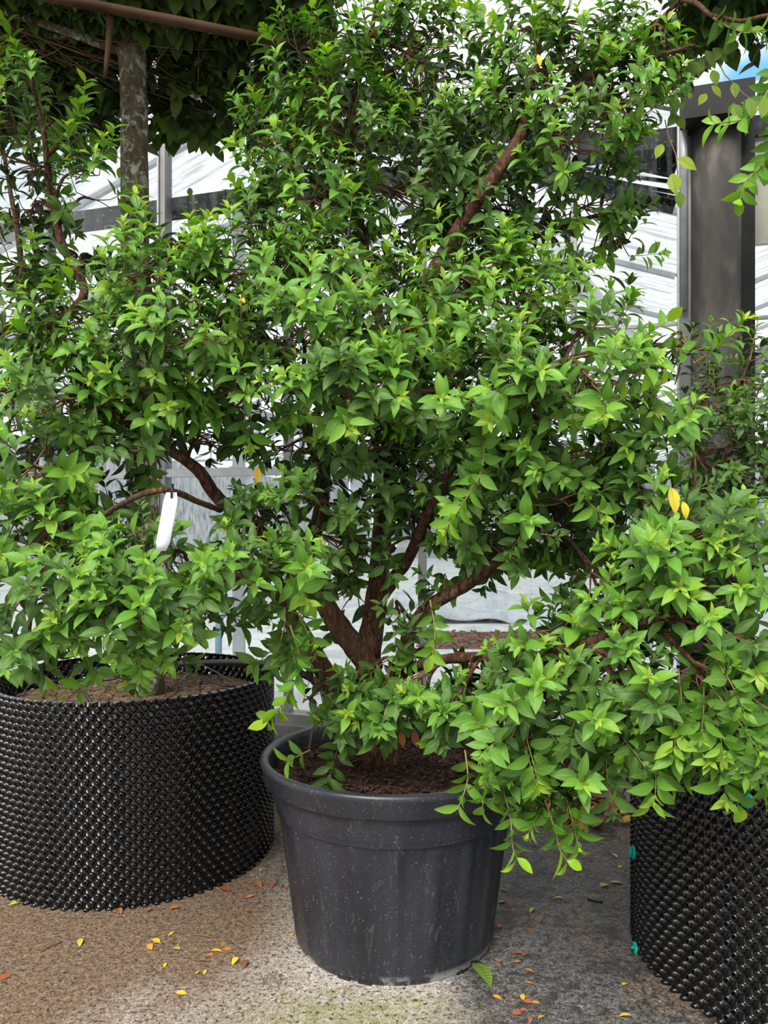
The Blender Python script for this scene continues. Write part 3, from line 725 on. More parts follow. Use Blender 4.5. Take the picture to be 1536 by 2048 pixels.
pads = [
 # px, py, rx, ry, depth, rz, mode, density
 (740, 60, 150, 90, 3.0, 0.28, 'u', 1.0), (640, 160, 140, 100, 2.95, 0.3, 'u', 1.0), (850, 130, 130, 110, 3.0, 0.3, 'u', 1.0), (700, 260, 160, 100, 2.95, 0.3, 'u', 1.0),
 (560, 300, 120, 80, 2.85, 0.25, 'u', 1.0), (900, 260, 150, 110, 3.0, 0.3, 'u', 0.9), (1130, 50, 150, 70, 2.9, 0.25, 'u', 0.7), (1330, 60, 100, 70, 2.75, 0.25, 'u', 0.6),
 (1090, 160, 140, 80, 2.85, 0.25, 'u', 0.8), (1230, 210, 120, 70, 2.75, 0.25, 'u', 0.8), (1140, 300, 140, 80, 2.8, 0.25, 'f', 0.8), (800, 380, 180, 90, 2.95, 0.3, 'o', 1.1),
 (620, 400, 150, 80, 2.85, 0.25, 'u', 0.9), (1010, 420, 150, 90, 3.0, 0.25, 'o', 1.0), (1180, 410, 110, 70, 2.95, 0.2, 'o', 0.7), (1230, 490, 80, 60, 2.95, 0.2, 'f', 0.45), 
 (340, 490, 110, 50, 2.62, 0.2, 'u', 1.0), (500, 540, 150, 80, 2.55, 0.25, 'u', 1.1), (290, 580, 120, 80, 2.5, 0.25, 'u', 1.1), (700, 520, 150, 80, 2.6, 0.25, 'u', 1.1), (930, 560, 150, 70, 2.55, 0.25, 'u', 1.1), (1080, 590, 110, 60, 2.45, 0.2, 'u', 1.0),
 (180, 670, 120, 80, 2.45, 0.25, 'u', 1.1), (390, 680, 150, 80, 2.4, 0.25, 'u', 1.1), (600, 660, 140, 80, 2.4, 0.25, 'f', 1.0), (790, 670, 150, 80, 2.35, 0.22, 'f', 1.1), (990, 670, 140, 70, 2.3, 0.22, 'u', 1.1), (1180, 660, 120, 55, 2.3, 0.2, 'u', 0.9),
 (120, 800, 120, 80, 2.4, 0.25, 'f', 1.1), (300, 790, 130, 80, 2.5, 0.25, 'f', 1.0), (500, 790, 130, 75, 2.4, 0.22, 'f', 1.0), (690, 790, 130, 70, 2.25, 0.2, 'f', 1.1), (880, 790, 130, 70, 2.25, 0.2, 'f', 1.0), (1060, 800, 130, 70, 2.15, 0.2, 'f', 1.1), (1200, 790, 110, 60, 2.1, 0.2, 'f', 1.0), (1360, 710, 90, 40, 2.15, 0.16, 'u', 0.8),
 (70, 930, 120, 80, 2.35, 0.25, 'f', 1.1), (230, 900, 110, 60, 2.55, 0.2, 'o', 1.0), (400, 870, 120, 35, 2.75, 0.2, 'o', 1.0), (560, 900, 90, 50, 2.75, 0.2, 'o', 0.9), (720, 900, 110, 70, 2.6, 0.2, 'o', 1.0), (880, 930, 120, 80, 2.6, 0.25, 'o', 1.0), (1050, 940, 130, 80, 2.5, 0.25, 'o', 1.0), (1160, 900, 120, 60, 2.2, 0.2, 'f', 1.0), (1280, 880, 100, 60, 2.15, 0.2, 'f', 0.9),
 (200, 1030, 120, 60, 2.6, 0.2, 'o', 1.1), (90, 1080, 120, 70, 2.25, 0.2, 'f', 1.1), (520, 1050, 100, 60, 2.65, 0.2, 'o', 1.1), (640, 1010, 90, 70, 2.5, 0.2, 'o', 0.9), (690, 1090, 80, 60, 2.55, 0.2, 'o', 0.8), (950, 1060, 130, 60, 2.65, 0.2, 'o', 1.1), (1130, 1060, 130, 70, 2.7, 0.25, 'o', 1.1), (1300, 1010, 110, 70, 2.15, 0.2, 'f', 0.9), (950, 1010, 90, 60, 2.35, 0.2, 'f', 0.5),
 (330, 1120, 120, 60, 2.2, 0.2, 'f', 1.1), (460, 1150, 100, 60, 2.15, 0.2, 'f', 1.0), (120, 1200, 130, 70, 2.1, 0.2, 'f', 1.1), (270, 1240, 130, 70, 2.1, 0.2, 'f', 1.1), (400, 1240, 90, 60, 2.15, 0.2, 'f', 0.8), (50, 1290, 70, 50, 2.1, 0.15, 'f', 0.9), (565, 1140, 50, 60, 2.15, 0.15, 'f', 1.0), (575, 1240, 40, 60, 2.15, 0.12, 'd', 0.9), (140, 1310, 70, 35, 2.2, 0.15, 'd', 0.7), (300, 1310, 70, 40, 2.2, 0.12, 'd', 0.6),
 (1400, 1060, 110, 60, 2.05, 0.2, 'f', 1.0), (1480, 1140, 80, 70, 2.0, 0.2, 'f', 1.0), (1330, 1150, 110, 60, 2.0, 0.2, 'f', 1.1), (1200, 1180, 100, 60, 2.3, 0.2, 'o', 1.0), (1240, 1250, 110, 60, 2.05, 0.2, 'f', 1.0), (1400, 1250, 120, 70, 1.95, 0.2, 'f', 1.1), (1500, 1290, 60, 80, 1.9, 0.2, 'f', 1.0), (1110, 1270, 90, 50, 2.2, 0.2, 'f', 0.9),
 (1090, 1360, 110, 60, 2.05, 0.2, 'f', 1.1), (1250, 1370, 120, 60, 1.95, 0.2, 'f', 1.1), (1400, 1370, 110, 60, 1.9, 0.2, 'd', 1.1), (1180, 1450, 110, 50, 1.95, 0.18, 'd', 1.0), (1310, 1450, 100, 50, 1.9, 0.18, 'd', 1.0), (1470, 1450, 80, 60, 1.85, 0.18, 'd', 1.0), (1040, 1470, 80, 50, 2.05, 0.18, 'd', 1.0), (1000, 1400, 80, 40, 2.2, 0.18, 'o', 0.9),
 (1060, 1550, 70, 40, 2.05, 0.12, 'd', 0.9), (1110, 1600, 45, 35, 2.0, 0.10, 'd', 0.8), (1250, 1510, 50, 30, 1.9, 0.1, 'd', 0.9), (1460, 1520, 60, 35, 1.85, 0.1, 'd', 0.9),
 (760, 1400, 90, 40, 2.45, 0.15, 'f', 0.9), (860, 1420, 90, 40, 2.4, 0.15, 'f', 0.9), (780, 1360, 70, 25, 2.5, 0.1, 'o', 0.8), (690, 1440, 60, 35, 2.45, 0.12, 'f', 0.8), (620, 1400, 50, 40, 2.6, 0.12, 'o', 0.5), (660, 1510, 40, 22, 2.5, 0.10, 'f', 0.7), (930, 1380, 60, 40, 2.35, 0.12, 'f', 0.8), (560, 1330, 35, 30, 2.4, 0.1, 'd', 0.5),
 (860, 1010, 100, 60, 2.7, 0.2, 'o', 1.0), (1000, 1110, 80, 30, 2.7, 0.15, 'o', 0.9), (1180, 1110, 90, 45, 2.6, 0.2, 'o', 1.0), (1050, 1030, 90, 50, 2.28, 0.15, 'o', 0.8), (980, 1090, 70, 35, 2.38, 0.12, 'o', 0.8), (1120, 1000, 70, 40, 2.2, 0.12, 'o', 0.8), (560, 1100, 60, 35, 2.4, 0.12, 'o', 0.8), (620, 1140, 40, 40, 2.5, 0.1, 'o', 0.7), (760, 1010, 60, 50, 2.5, 0.12, 'o', 0.6), (770, 1100, 50, 40, 2.5, 0.1, 'f', 0.4),
 (1310, 170, 110, 50, 2.8, 0.2, 'u', 0.7), (1200, 120, 120, 50, 2.85, 0.2, 'u', 0.8), (1040, 60, 100, 60, 2.95, 0.2, 'u', 0.6), (1020, 250, 120, 70, 2.9, 0.25, 'f', 0.9), (1230, 310, 80, 50, 2.85, 0.2, 'f', 0.7), (960, 460, 120, 60, 2.95, 0.2, 'o', 0.9),
 (800, 1385, 110, 40, 2.36, 0.12, 'f', 1.0), (715, 1440, 70, 32, 2.36, 0.10, 'f', 0.9), (900, 1430, 90, 42, 2.3, 0.12, 'f', 1.0), (960, 1440, 60, 40, 2.15, 0.12, 'd', 0.9), (600, 1290, 40, 40, 2.35, 0.1, 'd', 0.6), (1020, 1600, 40, 30, 2.03, 0.08, 'd', 0.9), (1130, 1560, 60, 35, 1.98, 0.1, 'd', 0.9), (1200, 1520, 60, 35, 1.95, 0.1, 'd', 0.9), (1330, 1500, 60, 30, 1.88, 0.1, 'd', 0.9),
 (480, 690, 130, 80, 2.85, 0.2, 'o', 0.8), (640, 560, 130, 80, 2.95, 0.2, 'o', 0.8), (330, 720, 120, 80, 2.8, 0.2, 'o', 0.8), (740, 780, 120, 80, 2.8, 0.2, 'o', 0.8), (900, 790, 120, 80, 2.75, 0.2, 'o', 0.8), (1060, 780, 110, 70, 2.65, 0.2, 'o', 0.7), (760, 880, 110, 60, 2.9, 0.2, 'o', 0.8), (870, 640, 120, 70, 2.9, 0.2, 'o', 0.8), (1050, 540, 100, 60, 2.9, 0.2, 'o', 0.7), (180, 850, 110, 60, 2.7, 0.2, 'o', 0.8), (1150, 960, 100, 60, 2.6, 0.2, 'o', 0.8), (520, 440, 80, 50, 2.85, 0.2, 'u', 0.7),
 (700, 1200, 60, 50, 2.8, 0.15, 'o', 0.5), (800, 1230, 50, 50, 2.6, 0.15, 'o', 0.5), (900, 1170, 60, 30, 2.6, 0.12, 'o', 0.5), (860, 1290, 60, 35, 2.5, 0.1, 'f', 0.5), (640, 1180, 40, 50, 2.9, 0.12, 'o', 0.6),
]
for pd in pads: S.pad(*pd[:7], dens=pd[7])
for pts in (
  [(930, 1500, 2.1), (935, 1560, 2.08), (915, 1620, 2.06)], [(960, 1520, 2.08), (970, 1570, 2.06), (965, 1615, 2.05)],
  [(1000, 1560, 2.05), (1020, 1630, 2.02), (1025, 1690, 2.0), (1035, 1720, 2.0)], [(1090, 1600, 2.0), (1110, 1660, 1.98), (1120, 1700, 1.97), (1138, 1725, 1.97)],
  [(1080, 1590, 2.02), (1130, 1620, 2.0), (1170, 1650, 1.98)], [(1250, 1470, 1.95), (1270, 1520, 1.9), (1290, 1560, 1.88), (1300, 1605, 1.86)], [(1260, 1500, 1.92), (1310, 1530, 1.88), (1345, 1550, 1.86)],
  [(1430, 1480, 1.85), (1480, 1530, 1.82), (1530, 1590, 1.8)], [(1455, 1530, 1.84), (1470, 1570, 1.83), (1478, 1625, 1.82)], [(1150, 1480, 1.98), (1190, 1520, 1.95), (1230, 1560, 1.93)],
  [(1560, 120, 2.3), (1510, 225, 2.25), (1430, 248, 2.22)], [(1600, 130, 2.3), (1545, 300, 2.25), (1495, 360, 2.2), (1480, 400, 2.2)], [(1600, 130, 2.3), (1560, 270, 2.25), (1520, 350, 2.25)],
  [(1420, 30, 2.4), (1470, 60, 2.35), (1535, 60, 2.3)], [(1130, 720, 2.2), (1250, 690, 2.1), (1340, 640, 2.05)], [(1300, 690, 2.15), (1380, 700, 2.08), (1440, 690, 2.05)], [(1000, 800, 2.3), (1130, 840, 2.05), (1240, 800, 1.98), (1320, 770, 1.95)],
  [(960, 830, 2.35), (968, 900, 2.2), (960, 950, 2.15), (930, 1000, 2.12), (890, 1060, 2.1)], [(340, 490, 2.62), (290, 450, 2.6), (265, 425, 2.6)], [(120, 680, 2.4), (70, 650, 2.38), (30, 640, 2.37)],
  [(580, 1250, 2.12), (600, 1330, 2.15), (570, 1400, 2.2), (530, 1450, 2.22)], [(620, 1500, 2.45), (570, 1525, 2.42)], [(860, 1200, 2.3), (870, 1260, 2.25), (865, 1310, 2.2)], [(200, 1340, 2.2), (180, 1370, 2.2), (90, 1380, 2.2)]):
    S.spray([at(*p) for p in pts])
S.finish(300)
# odd coloured leaves hanging in the shrub
odd = [(800, 1480, 2.42, 0.45, 0.055), (826, 1478, 2.42, 0.34, 0.06), (517, 952, 2.5, 0.72, 0.055), (480, 605, 2.3, 0.76, 0.05), (1340, 1003, 1.98, 0.80, 0.075), (1365, 1022, 1.98, 0.80, 0.05), (1075, 122, 2.6, 0.82, 0.045)]
for px, py, d, age_shade, L in odd:
    lv = Leaves(); p = at(px, py, d); lv.add((0, 0, 0), (0.25 if px != 517 else -0.1, -0.2, -1), (0.1, -1, 0.1), L, L*0.42, 0.5, age_shade, 0.25)
    V, A = lv.verts(); o = link('leaf', mesh_from(V, A, 'leaf', M['dry_leaf']), S.root, p + Vector((0, 0, L/2)) - S.loc)
    o['label'] = 'withered yellow leaf' if age_shade > 0.6 else 'withered reddish leaf'

# ------------------------------------------------------------------ neighbouring shrubs whose pots stand beside and behind
def small_pot(loc, r, h, label):
    e = empty('nursery_pot', loc); tag(e, label, 'pot')
    MB().lathe([(0.0, 0.004), (r*0.78, 0.0), (r*0.80, 0.01), (r*0.95, h*0.86), (r, h*0.87), (r*1.02, h), (r*0.96, h), (r*0.9, h*0.8)], 48, caps=False).build('pot_wall', M['airpot'], e, True)
    link('soil', soil_mesh('soil', r*0.93, h*0.88, 5, M['soil'], 120), e)
lp = Vector((-2.2, 3.3, 0)); small_pot(lp, 0.32, 0.45, 'plain black nursery pot beside the grey trunked tree')
T2 = Shrub('evergreen_shrub', (lp.x, lp.y, 0.40), 'slender evergreen shrub reaching up in front of the lichen spotted trunk', 21)
T2.limb([lp+Vector((0, 0, 0.38)), lp+Vector((0.05, 0, 0.9)), at(-60, 760, 3.2), at(40, 640, 3.15)], [0.04, 0.032, 0.026, 0.02], 'trunk')
T2.limb([at(20, 690, 3.16), at(165, 600, 3.05), at(125, 490, 3.05), at(100, 380, 3.05), at(85, 250, 3.05), at(55, 130, 3.05), at(25, 70, 3.05)], [0.018, 0.018, 0.016, 0.013, 0.010, 0.007, 0.004])
T2.limb([at(40, 640, 3.15), at(40, 500, 3.2), at(20, 380, 3.2), at(-10, 200, 3.2)], [0.016, 0.012, 0.009, 0.005])
for pd in ((45, 130, 45, 60, 3.05, .15, 'u', .6), (90, 220, 60, 60, 3.05, .2, 'u', .7), (15, 230, 50, 90, 3.15, .2, 'u', .8), (150, 270, 50, 50, 3.0, .15, 'u', .55), (60, 330, 90, 60, 3.05, .22, 'u', .9), (170, 340, 70, 40, 3.0, .15, 'u', .6), (60, 430, 90, 60, 3.1, .22, 'o', .8), (190, 400, 60, 40, 3.05, .15, 'o', .5), (40, 530, 90, 60, 3.1, .25, 'o', 1.0), (160, 520, 70, 50, 3.1, .2, 'o', .8), (30, 560, 60, 40, 2.9, .15, 'u', .8), (50, 650, 90, 60, 3.1, .25, 'o', 1.2), (170, 620, 80, 40, 3.1, .2, 'o', 1.0), (60, 760, 100, 60, 3.1, .25, 'o', 1.2), (40, 860, 90, 60, 3.0, .25, 'o', 1.0)):
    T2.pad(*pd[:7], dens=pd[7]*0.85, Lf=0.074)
for pts in ([(150, 270, 3.0), (165, 220, 2.98), (170, 165, 2.97)], [(170, 340, 3.0), (215, 300, 2.95), (228, 255, 2.94)], [(55, 130, 3.05), (25, 80, 3.04), (5, 40, 3.03)], [(100, 300, 3.0), (150, 240, 2.97), (160, 200, 2.96)]):
    T2.spray([at(*p) for p in pts], Lf=0.07)
T2.finish(200)
rp_ = Vector((1.98, 3.22, 0)); small_pot(rp_, 0.30, 0.45, 'plain black nursery pot near the round column')
T3 = Shrub('evergreen_shrub', (rp_.x, rp_.y, 0.40), 'fine leaved dark evergreen shrub standing against the round column', 31)
T3.limb([rp_+Vector((0, 0, 0.38)), rp_+Vector((-0.05, 0, 0.8)), at(1560, 1000, 3.1), at(1480, 860, 3.0), at(1430, 760, 3.0)], [0.035, 0.03, 0.024, 0.016, 0.008], 'trunk')
T3.limb([at(1560, 1000, 3.1), at(1460, 960, 2.9), at(1380, 900, 2.85)], [0.016, 0.012, 0.006])
for pd in ((1480, 760, 70, 60, 3.0, .2, 'u', .9), (1410, 820, 70, 45, 2.95, .2, 'o', 1.0), (1500, 850, 60, 50, 2.9, .2, 'o', 1.1), (1440, 900, 90, 50, 2.9, .2, 'o', 1.1), (1500, 970, 60, 60, 2.85, .2, 'o', 1.0), (1400, 980, 70, 40, 2.9, .2, 'o', .8), (1510, 690, 40, 40, 3.0, .15, 'u', .7), (1480, 1060, 80, 60, 2.8, .2, 'o', 1.0), (1350, 1060, 70, 40, 2.85, .2, 'o', .8), (1360, 850, 40, 30, 2.9, .15, 'o', .7)):
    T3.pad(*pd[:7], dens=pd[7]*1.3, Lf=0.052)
for pts in ([(1420, 760, 3.0), (1418, 690, 3.0), (1422, 635, 3.0)], [(1500, 720, 3.0), (1510, 670, 3.0), (1518, 630, 3.0)]): T3.spray([at(*p) for p in pts], Lf=0.045)
T3.finish(200)

# ------------------------------------------------------------------ pleached hornbeam trees overhead
def hornbeam(name, loc, label, trunk, boxr, count, hang, seed, lift=0.0):
    rng = random.Random(seed); e = empty(name, loc); tag(e, label, 'tree'); L0 = Vector(loc)
    P, r = spline(trunk, 8); MB().tube([p-L0 for p in P], r, 18, 0.05, rng).build('trunk', M['lichen'], e, True)
    top = P[-1]; x0, x1, y0, y1, z0, z1 = boxr
    ends = []
    for k in range(14):
        b = Vector((rng.uniform(x0, x1), rng.uniform(y0, y1), rng.uniform(z0+0.12, z1-0.1)))
        a = top - Vector((0, 0, rng.uniform(0, 0.35)))
        MB().tube([p-L0 for p in sag(a, b, rng, 6, 0.08)], [0.022-0.0025*i for i in range(7)], 7, 0.05, rng).build('branch', M['lichen'], e, True)
        ends += sag(a, b, rng, 6, 0.05)[2:]
    lv = Leaves(); tw = MB()
    for k in range(count):
        fz = rng.random()**1.5
        p = Vector((rng.uniform(x0, x1), rng.uniform(y0, y1), z0 + (z1-z0)*fz + rng.gauss(0, 0.03)))
        p.z = max(p.z, z0 + lift*min(1, max(0, (3.62-p.y)/0.18)) + rng.uniform(-0.03, 0.05))
        t = Vector((rng.uniform(-1, 1), rng.uniform(-1, 1), rng.uniform(-1.1, 0.1)))
        L = rng.uniform(0.07, 0.115); lv.add(p, t, Vector((rng.uniform(-.5, .5), rng.uniform(-.7, .3), 1)), L, L*rng.uniform(0.55, 0.68), rng.uniform(0.1, 0.6), rng.uniform(0.0, 0.25), 0.12)  # low range puts the shade of the backlit canopy into leaf colour
        if k % 8 == 0:
            tw.tube([x-L0 for x in sag(rng.choice(ends), p, rng, 3)], [0.004, 0.003, 0.002, 0.0015], 3, cap=False)
    o = tw.build('twigs', M['twig_red'], e, True); o['kind'] = 'stuff'
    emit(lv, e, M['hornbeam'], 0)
    hv = Leaves()
    for (px, py, d, ang, L, age_shade) in hang:
        p = at(px, py, d); t = Vector((math.sin(R(ang)), -0.1, -math.cos(R(ang)))); hv.add(p - t*L*0.5, t, (0.2*math.sin(px), -1, 0.25), L, L*0.60, 0.25, age_shade, 0.1)  # high values put light shining through into hanging leaf colour
    if hang:
        V, A = hv.verts()
        for i in range(len(V)):
            o_ = V[i, 0].copy(); link('leaf', mesh_from(V[i:i+1]-o_, A[i:i+1], 'leaf', M['hornbeam']), e, Vector(o_)-L0)
    return e
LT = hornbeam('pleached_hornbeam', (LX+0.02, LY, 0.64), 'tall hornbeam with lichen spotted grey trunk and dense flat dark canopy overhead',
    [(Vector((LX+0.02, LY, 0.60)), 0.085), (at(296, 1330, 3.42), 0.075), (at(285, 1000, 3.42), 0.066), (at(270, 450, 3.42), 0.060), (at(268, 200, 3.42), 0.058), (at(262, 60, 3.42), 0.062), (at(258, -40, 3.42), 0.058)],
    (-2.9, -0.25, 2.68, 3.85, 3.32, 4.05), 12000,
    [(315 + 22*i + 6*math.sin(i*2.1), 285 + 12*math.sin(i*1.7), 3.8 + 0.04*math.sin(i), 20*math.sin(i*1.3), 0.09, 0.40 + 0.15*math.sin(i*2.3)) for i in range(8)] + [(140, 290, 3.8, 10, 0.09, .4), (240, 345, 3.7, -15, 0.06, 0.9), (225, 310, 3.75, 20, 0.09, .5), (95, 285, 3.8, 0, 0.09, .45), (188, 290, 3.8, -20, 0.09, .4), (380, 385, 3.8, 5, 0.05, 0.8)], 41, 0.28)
cane = MB().tube([p for p in sag(at(60, -13, 2.62), at(640, 100, 2.93), random.Random(2), 6, 0.006)], [0.018]*7, 10).build('bamboo_cane', M['bamboo'], None, True)
tag(cane, 'long brown cane tied under the dark hornbeam canopy', 'cane')
tag(MB().tube(sag(at(222, 15, 2.72), at(210, 155, 2.76), random.Random(4), 5, 0.02), [0.014, 0.013, 0.012, 0.010, 0.009, 0.006], 8).build('cane_stub', M['bamboo'], None, True), 'thin grey stick hanging beside the lichen spotted trunk', 'stick')
RT = hornbeam('pleached_hornbeam', (RX+0.15, RY+0.1, 0.66), 'hornbeam in the container with turquoise clips, bright toothed leaves hanging before the column',
    [(Vector((RX+0.15, RY+0.1, 0.60)), 0.075), (Vector((RX+0.17, RY+0.1, 2.0)), 0.06), (Vector((RX+0.2, RY+0.15, 3.45)), 0.055)],
    (1.10, 2.6, 2.3, 3.0, 3.24, 3.85), 3400,
    [(1318, 302, 2.6, -25, 0.055, 1.0), (1376, 327, 2.55, 60, 0.075, 1.0), (1349, 368, 2.55, 10, 0.075, 1.0), (1360, 400, 2.6, 5, 0.06, .8), (1405, 198, 2.7, -35, 0.05, 1.0), (1434, 182, 2.7, 40, 0.055, 1.0), (1430, 155, 2.75, 15, 0.06, .9), (1400, 140, 2.8, -10, 0.055, .8), (1440, 120, 2.8, 10, 0.055, .7),
     (1362, 245, 2.8, 30, 0.06, .7), (1345, 240, 2.8, -40, 0.06, .6), (1470, 180, 2.4, 5, 0.05, .8), (1502, 215, 2.2, 10, 0.06, .8), (1528, 215, 2.2, -10, 0.06, .9), (1475, 225, 2.3, 30, 0.06, .75), (1340, 130, 2.9, 0, 0.06, .5), (1380, 110, 2.9, 20, 0.06, .5), (1300, 150, 2.9, -20, 0.06, .5), (900, 15, 3.3, 10, 0.09, .75), (960, 25, 3.3, -10, 0.09, .75), (930, 60, 3.3, 20, 0.085, .85), (985, 45, 3.3, 0, 0.08, .9)] + [(1300 + 170*((i*0.618) % 1), 95 + 95*((i*0.381) % 1), 2.85 + 0.1*math.sin(i*3.1), 50*math.sin(i*1.9), 0.065 + 0.012*math.sin(i*2.7), 0.35 + 0.3*math.sin(i*5.3)) for i in range(44)], 43)
for pts in ([(1330, 240, 2.7), (1336, 270, 2.62), (1352, 310, 2.57), (1356, 350, 2.55)], [(1430, 110, 2.8), (1450, 150, 2.7), (1490, 190, 2.5), (1530, 215, 2.3)]):
    MB().tube([at(*p)-Vector(RT.location) for p in pts], [0.002, 0.0018, 0.0016, 0.0013], 5).build('twig', M['twig_red'], RT, True)

# ------------------------------------------------------------------ plant tag
tg = empty('plant_tag', at(342, 985, 1.98)); tag(tg, 'blank white plastic strip tag looped on a thin branch', 'tag')
m_ = MB(); w = 0.0185
for i in range(8):
    f = i/7; x = -0.024*f**1.5 + 0.002; z = -0.150*f; y = -0.012*math.sin(f*2.6)
    ww = w*(1.0 if i else 0.75)*(1 - (0.35 if i == 7 else 0))
    m_.v += [(x-ww, y, z), (x+ww, y-0.004, z)]
m_.f = [(2*i, 2*i+1, 2*i+3, 2*i+2) for i in range(7)]
o = m_.build('strip', M['white_tag'], tg, True); md = o.modifiers.new('thickness', 'SOLIDIFY'); md.thickness = 0.001
MB().tube([(0.003, -0.006, -0.014), (0.006, -0.016, 0.004), (0.004, 0.0, 0.02), (0.0, 0.014, 0.006), (0.003, -0.002, -0.014)], [0.0035]*5, 6).build('loop', M['hose'], tg, True)

# ------------------------------------------------------------------ irrigation
def hose(name, pts, r, label, sides=10):
    P, rr = spline([(p, r) for p in pts], 8); o = MB().tube(P, rr, sides).build(name, M['hose'], None, True); tag(o, label, 'hose'); return o
hose('irrigation_pipe', [at(330, 1330, 3.85), at(450, 1325, 3.70), at(510, 1327, 3.58), at(548, 1331, 3.50), at(600, 1346, 3.50), at(660, 1375, 3.58), at(760, 1400, 3.7), at(1000, 1440, 3.75)], 0.016, 'thick black irrigation pipe running behind the charcoal pot')
hose('drip_tube', [at(620, 1354, 3.52), at(640, 1380, 3.4), at(648, 1420, 3.2), at(640, 1440, 3.05), at(625, 1460, 2.95), at(618, 1500, 2.85)], 0.005, 'thin black drip tube ending in the charcoal pot', 6)
hose('drip_tube', [at(600, 1346, 3.50), at(645, 1385, 3.55), at(645, 1450, 3.5), at(640, 1500, 3.4)], 0.005, 'thin black drip tube dropping from the thick pipe behind the charcoal pot', 6)
dl = ['thin black drip tube arching along the dimpled rim beside pale compost', 'black drip stake leaning against the dimpled rim under the leaves', 'thin black drip tube curling from the thick pipe into the dimpled container', 'short black drip tube bent over pale compost near the grey trunk']
hose('drip_tube', [at(45, 1392, 3.2), at(60, 1370, 3.25), at(100, 1362, 3.4), at(200, 1362, 3.6), at(240, 1356, 3.7)], 0.004, dl[0], 6)
hose('drip_stake', [at(185, 1408, 3.05), at(165, 1380, 3.1), at(140, 1355, 3.2)], 0.007, dl[1], 6)
hose('drip_tube', [at(400, 1328, 3.76), at(430, 1343, 3.6), at(470, 1368, 3.4), at(450, 1372, 3.3), at(405, 1362, 3.4), at(400, 1385, 3.4)], 0.004, dl[2], 6)
hose('drip_tube', [at(350, 1390, 3.3), at(360, 1365, 3.35), at(385, 1340, 3.6)], 0.004, dl[3], 6)

# ------------------------------------------------------------------ litter on the ground
rng = random.Random(77)
def fallen(p, L, age_shade, label, group, W=0.45, z=0.004, tilt=0.25):
    L *= 1.18; lv = Leaves(); a = rng.uniform(0, 6.283)
    lv.add((0, 0, 0), (math.cos(a), math.sin(a), rng.uniform(0, tilt)), (rng.uniform(-.3, .3), rng.uniform(-.3, .3), 1), L, L*W*rng.uniform(0.95, 1.3), rng.uniform(0.1, 0.7), age_shade, rng.uniform(0.03, 0.25))
    V, A = lv.verts(); V = V[0:1]; zmin = V[..., 2].min(); V[..., 2] -= zmin
    c = V.mean(axis=(0, 1)); V[..., 0] -= c[0]; V[..., 1] -= c[1]
    o = link('fallen_leaf', mesh_from(V, A, 'fallen_leaf', M['dry_leaf']), None, p + Vector((0, 0, z*0.3)))
    return tag(o, label, 'leaf', group)
# colour codes: 0 brown .25 red .5 orange .72 yellow .88 olive 1 pale green
lefts = [(160, 1887, .86, .040), (30, 1808, .88, .040), (343, 1868, .74, .025), (330, 1931, .76, .025), (352, 1900, .90, .030), (300, 1896, .60, .03), (312, 1884, .68, .03), (433, 1903, .72, .035), (445, 1889, .52, .03), (405, 1922, .42, .03), (470, 1926, .74, .03), (488, 1931, .02, .04), (363, 1990, .74, .030), (10, 1955, .25, .04), (585, 1870, .74, .02), (410, 1945, .76, .02), (395, 1946, .74, .015), (455, 1900, .45, .025), (420, 1910, .5, .02)]
cname = lambda a: 'brown' if a < .12 else 'red' if a < .38 else 'orange' if a < .6 else 'yellow' if a < .8 else 'olive' if a < .93 else 'pale green'
for px, py, a, L in lefts:
    fallen(ground(px, py), L, a, 'small %s fallen leaf on the brown gritty ground before the trunk container' % cname(a), '%s leaves on the brown ground' % cname(a))
gap1 = [(515, 1772, .33, .05), (545, 1770, .28, .045), (450, 1781, .2, .05), (525, 1741, .86, .03), (500, 1795, .45, .03), (350, 1817, .5, .04), (300, 1822, .4, .03), (240, 1826, .3, .03), (460, 1772, .8, .03), (540, 1745, .5, .02)]
for px, py, a, L in gap1:
    fallen(ground(px, py), L, a, '%s fallen leaf lying along the foot of the trunk container' % cname(a), '%s leaves at the foot of the trunk container' % cname(a))
rights = [(1003, 1805, .62, .03), (1020, 1812, .12, .035), (1064, 1822, .88, .035), (1058, 1862, .10, .035), (1000, 1855, .4, .035), (1036, 1910, .3, .04), (1050, 1912, .33, .03), (993, 1922, .45, .025), (1058, 1942, .5, .03), (1058, 1967, .55, .03), (910, 1985, .52, .022), (994, 1996, .58, .026), (1045, 1995, .7, .03), (1055, 2006, .28, .025), (1070, 2008, .55, .028), (1048, 2022, .42, .025), (1083, 2036, .66, .025), (1035, 2030, .3, .03), (1060, 2040, .35, .025), (1250, 1970, .78, .025), (1250, 2035, .76, .035), (1229, 1712, .98, .045), (1233, 1767, .98, .045), (1208, 1772, .9, .04), (1240, 1735, .7, .03), (1118, 1797, .8, .03), (1070, 1692, .3, .035), (1008, 1782, .3, .03), (833, 2010, .95, .022), (1075, 1600, .3, .04), (1035, 1925, .4, .02)]
for px, py, a, L in rights:
    fallen(ground(px, py), L, a, 'small %s fallen leaf on the dark damp concrete between charcoal pot and clips' % cname(a), '%s leaves on the damp concrete' % cname(a))
o = fallen(ground(965, 1955), 0.105, .93, 'large curled green leaf lying against the foot of the charcoal pot', None, 0.40); o.data.materials[0] = M['hornbeam']; o.data.attributes['leaf'].data.foreach_set('vector', [c for i in range(NV) for c in (0.4*((i-1) % 3 - 1), i/NV, 0.72)])
o = fallen(ground(1130, 1672), 0.16, .14, 'large dark purple brown leaf near the greenhouse kerb', None, 0.42)
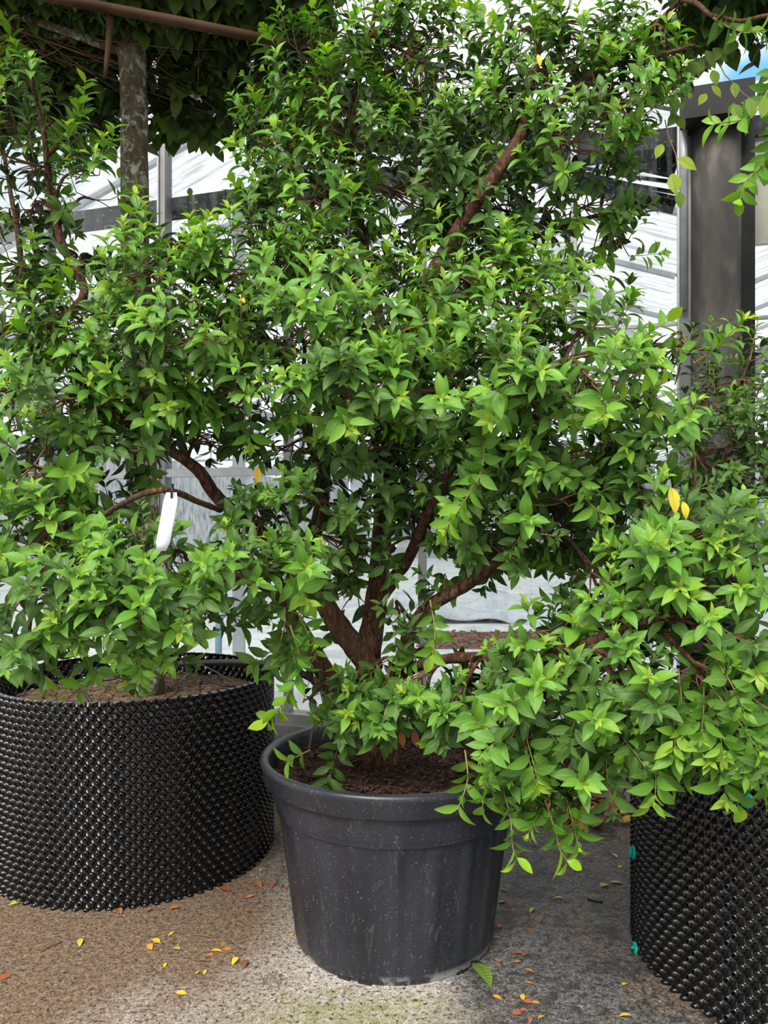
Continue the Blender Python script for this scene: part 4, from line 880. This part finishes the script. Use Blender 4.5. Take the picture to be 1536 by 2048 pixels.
for k in range(80):
    px = rng.uniform(1085, 1262); py = rng.uniform(1592, 1662) if px > 1150 else rng.uniform(1600, 1650); a = rng.choice([.0, .05, .1, .15, .25, .33, .45, .5, .55, .65, .8, .88, .92])
    fallen(ground(px, py) + Vector((0, 0, rng.uniform(0, 0.025))), rng.uniform(0.05, 0.10), a, '%s leaf in the litter drift along the greenhouse kerb' % cname(a), '%s leaves drifted along the kerb' % cname(a), 0.5, tilt=0.7)
for (a, b, lab) in (((430, 1845), (520, 1805), 'thin bent twig lying beside the pale concrete patch'), ((80, 1905), (125, 1885), 'short dark twig on the brown ground'), ((380, 1870), (435, 1878), 'fine twig lying near the bright yellow leaf'), ((1025, 2028), (1075, 2022), 'reddish stalk lying among orange leaves'), ((1175, 1800), (1205, 1806), 'short black stick on the damp concrete')):
    A_, B_ = ground(*a), ground(*b); r_ = 0.004 if 'black' in lab else 0.0022
    tag(MB().tube([x + Vector((0, 0, 0.003)) for x in sag(A_, B_, rng, 5, 0.06)], [r_]*6, 6).build('fallen_twig', M['hose'] if 'black' in lab else M['twig_red'], None, True), lab, 'twig')
grit = MB()
def stone(p, s):
    vs = []
    for v in ((1,0,0),(-1,0,0),(0,1,0),(0,-1,0),(0,0,1),(0,0,-0.3)): vs.append(p + Vector(v)*s*rng.uniform(0.7, 1.2))
    grit.add(vs, [(0,2,4),(2,1,4),(1,3,4),(3,0,4),(2,0,5),(1,2,5),(3,1,5),(0,3,5)])
for k in range(900):
    p = Vector((rng.uniform(-1.6, 1.3), rng.uniform(2.0, 3.6), 0))
    if (p - Vector((PX, PY, 0))).length < 0.36 or (p-Vector((LX, LY, 0))).length < 0.58: continue
    stone(p, rng.uniform(0.0015, 0.005))
for k in range(700):
    p = ground(rng.gauss(545, 22), rng.gauss(1715, 28)); stone(p, rng.uniform(0.004, 0.011))
for k in range(90):
    p = ground(rng.gauss(545, 16), rng.gauss(1962, 7)); stone(p, rng.uniform(0.003, 0.007))
tag(grit.build('grit', simple('dark_grit', (0.14, 0.115, 0.095), 0.9, 0.6, 30)), 'loose dark grit scattered over the ground', 'grit', kind='stuff')
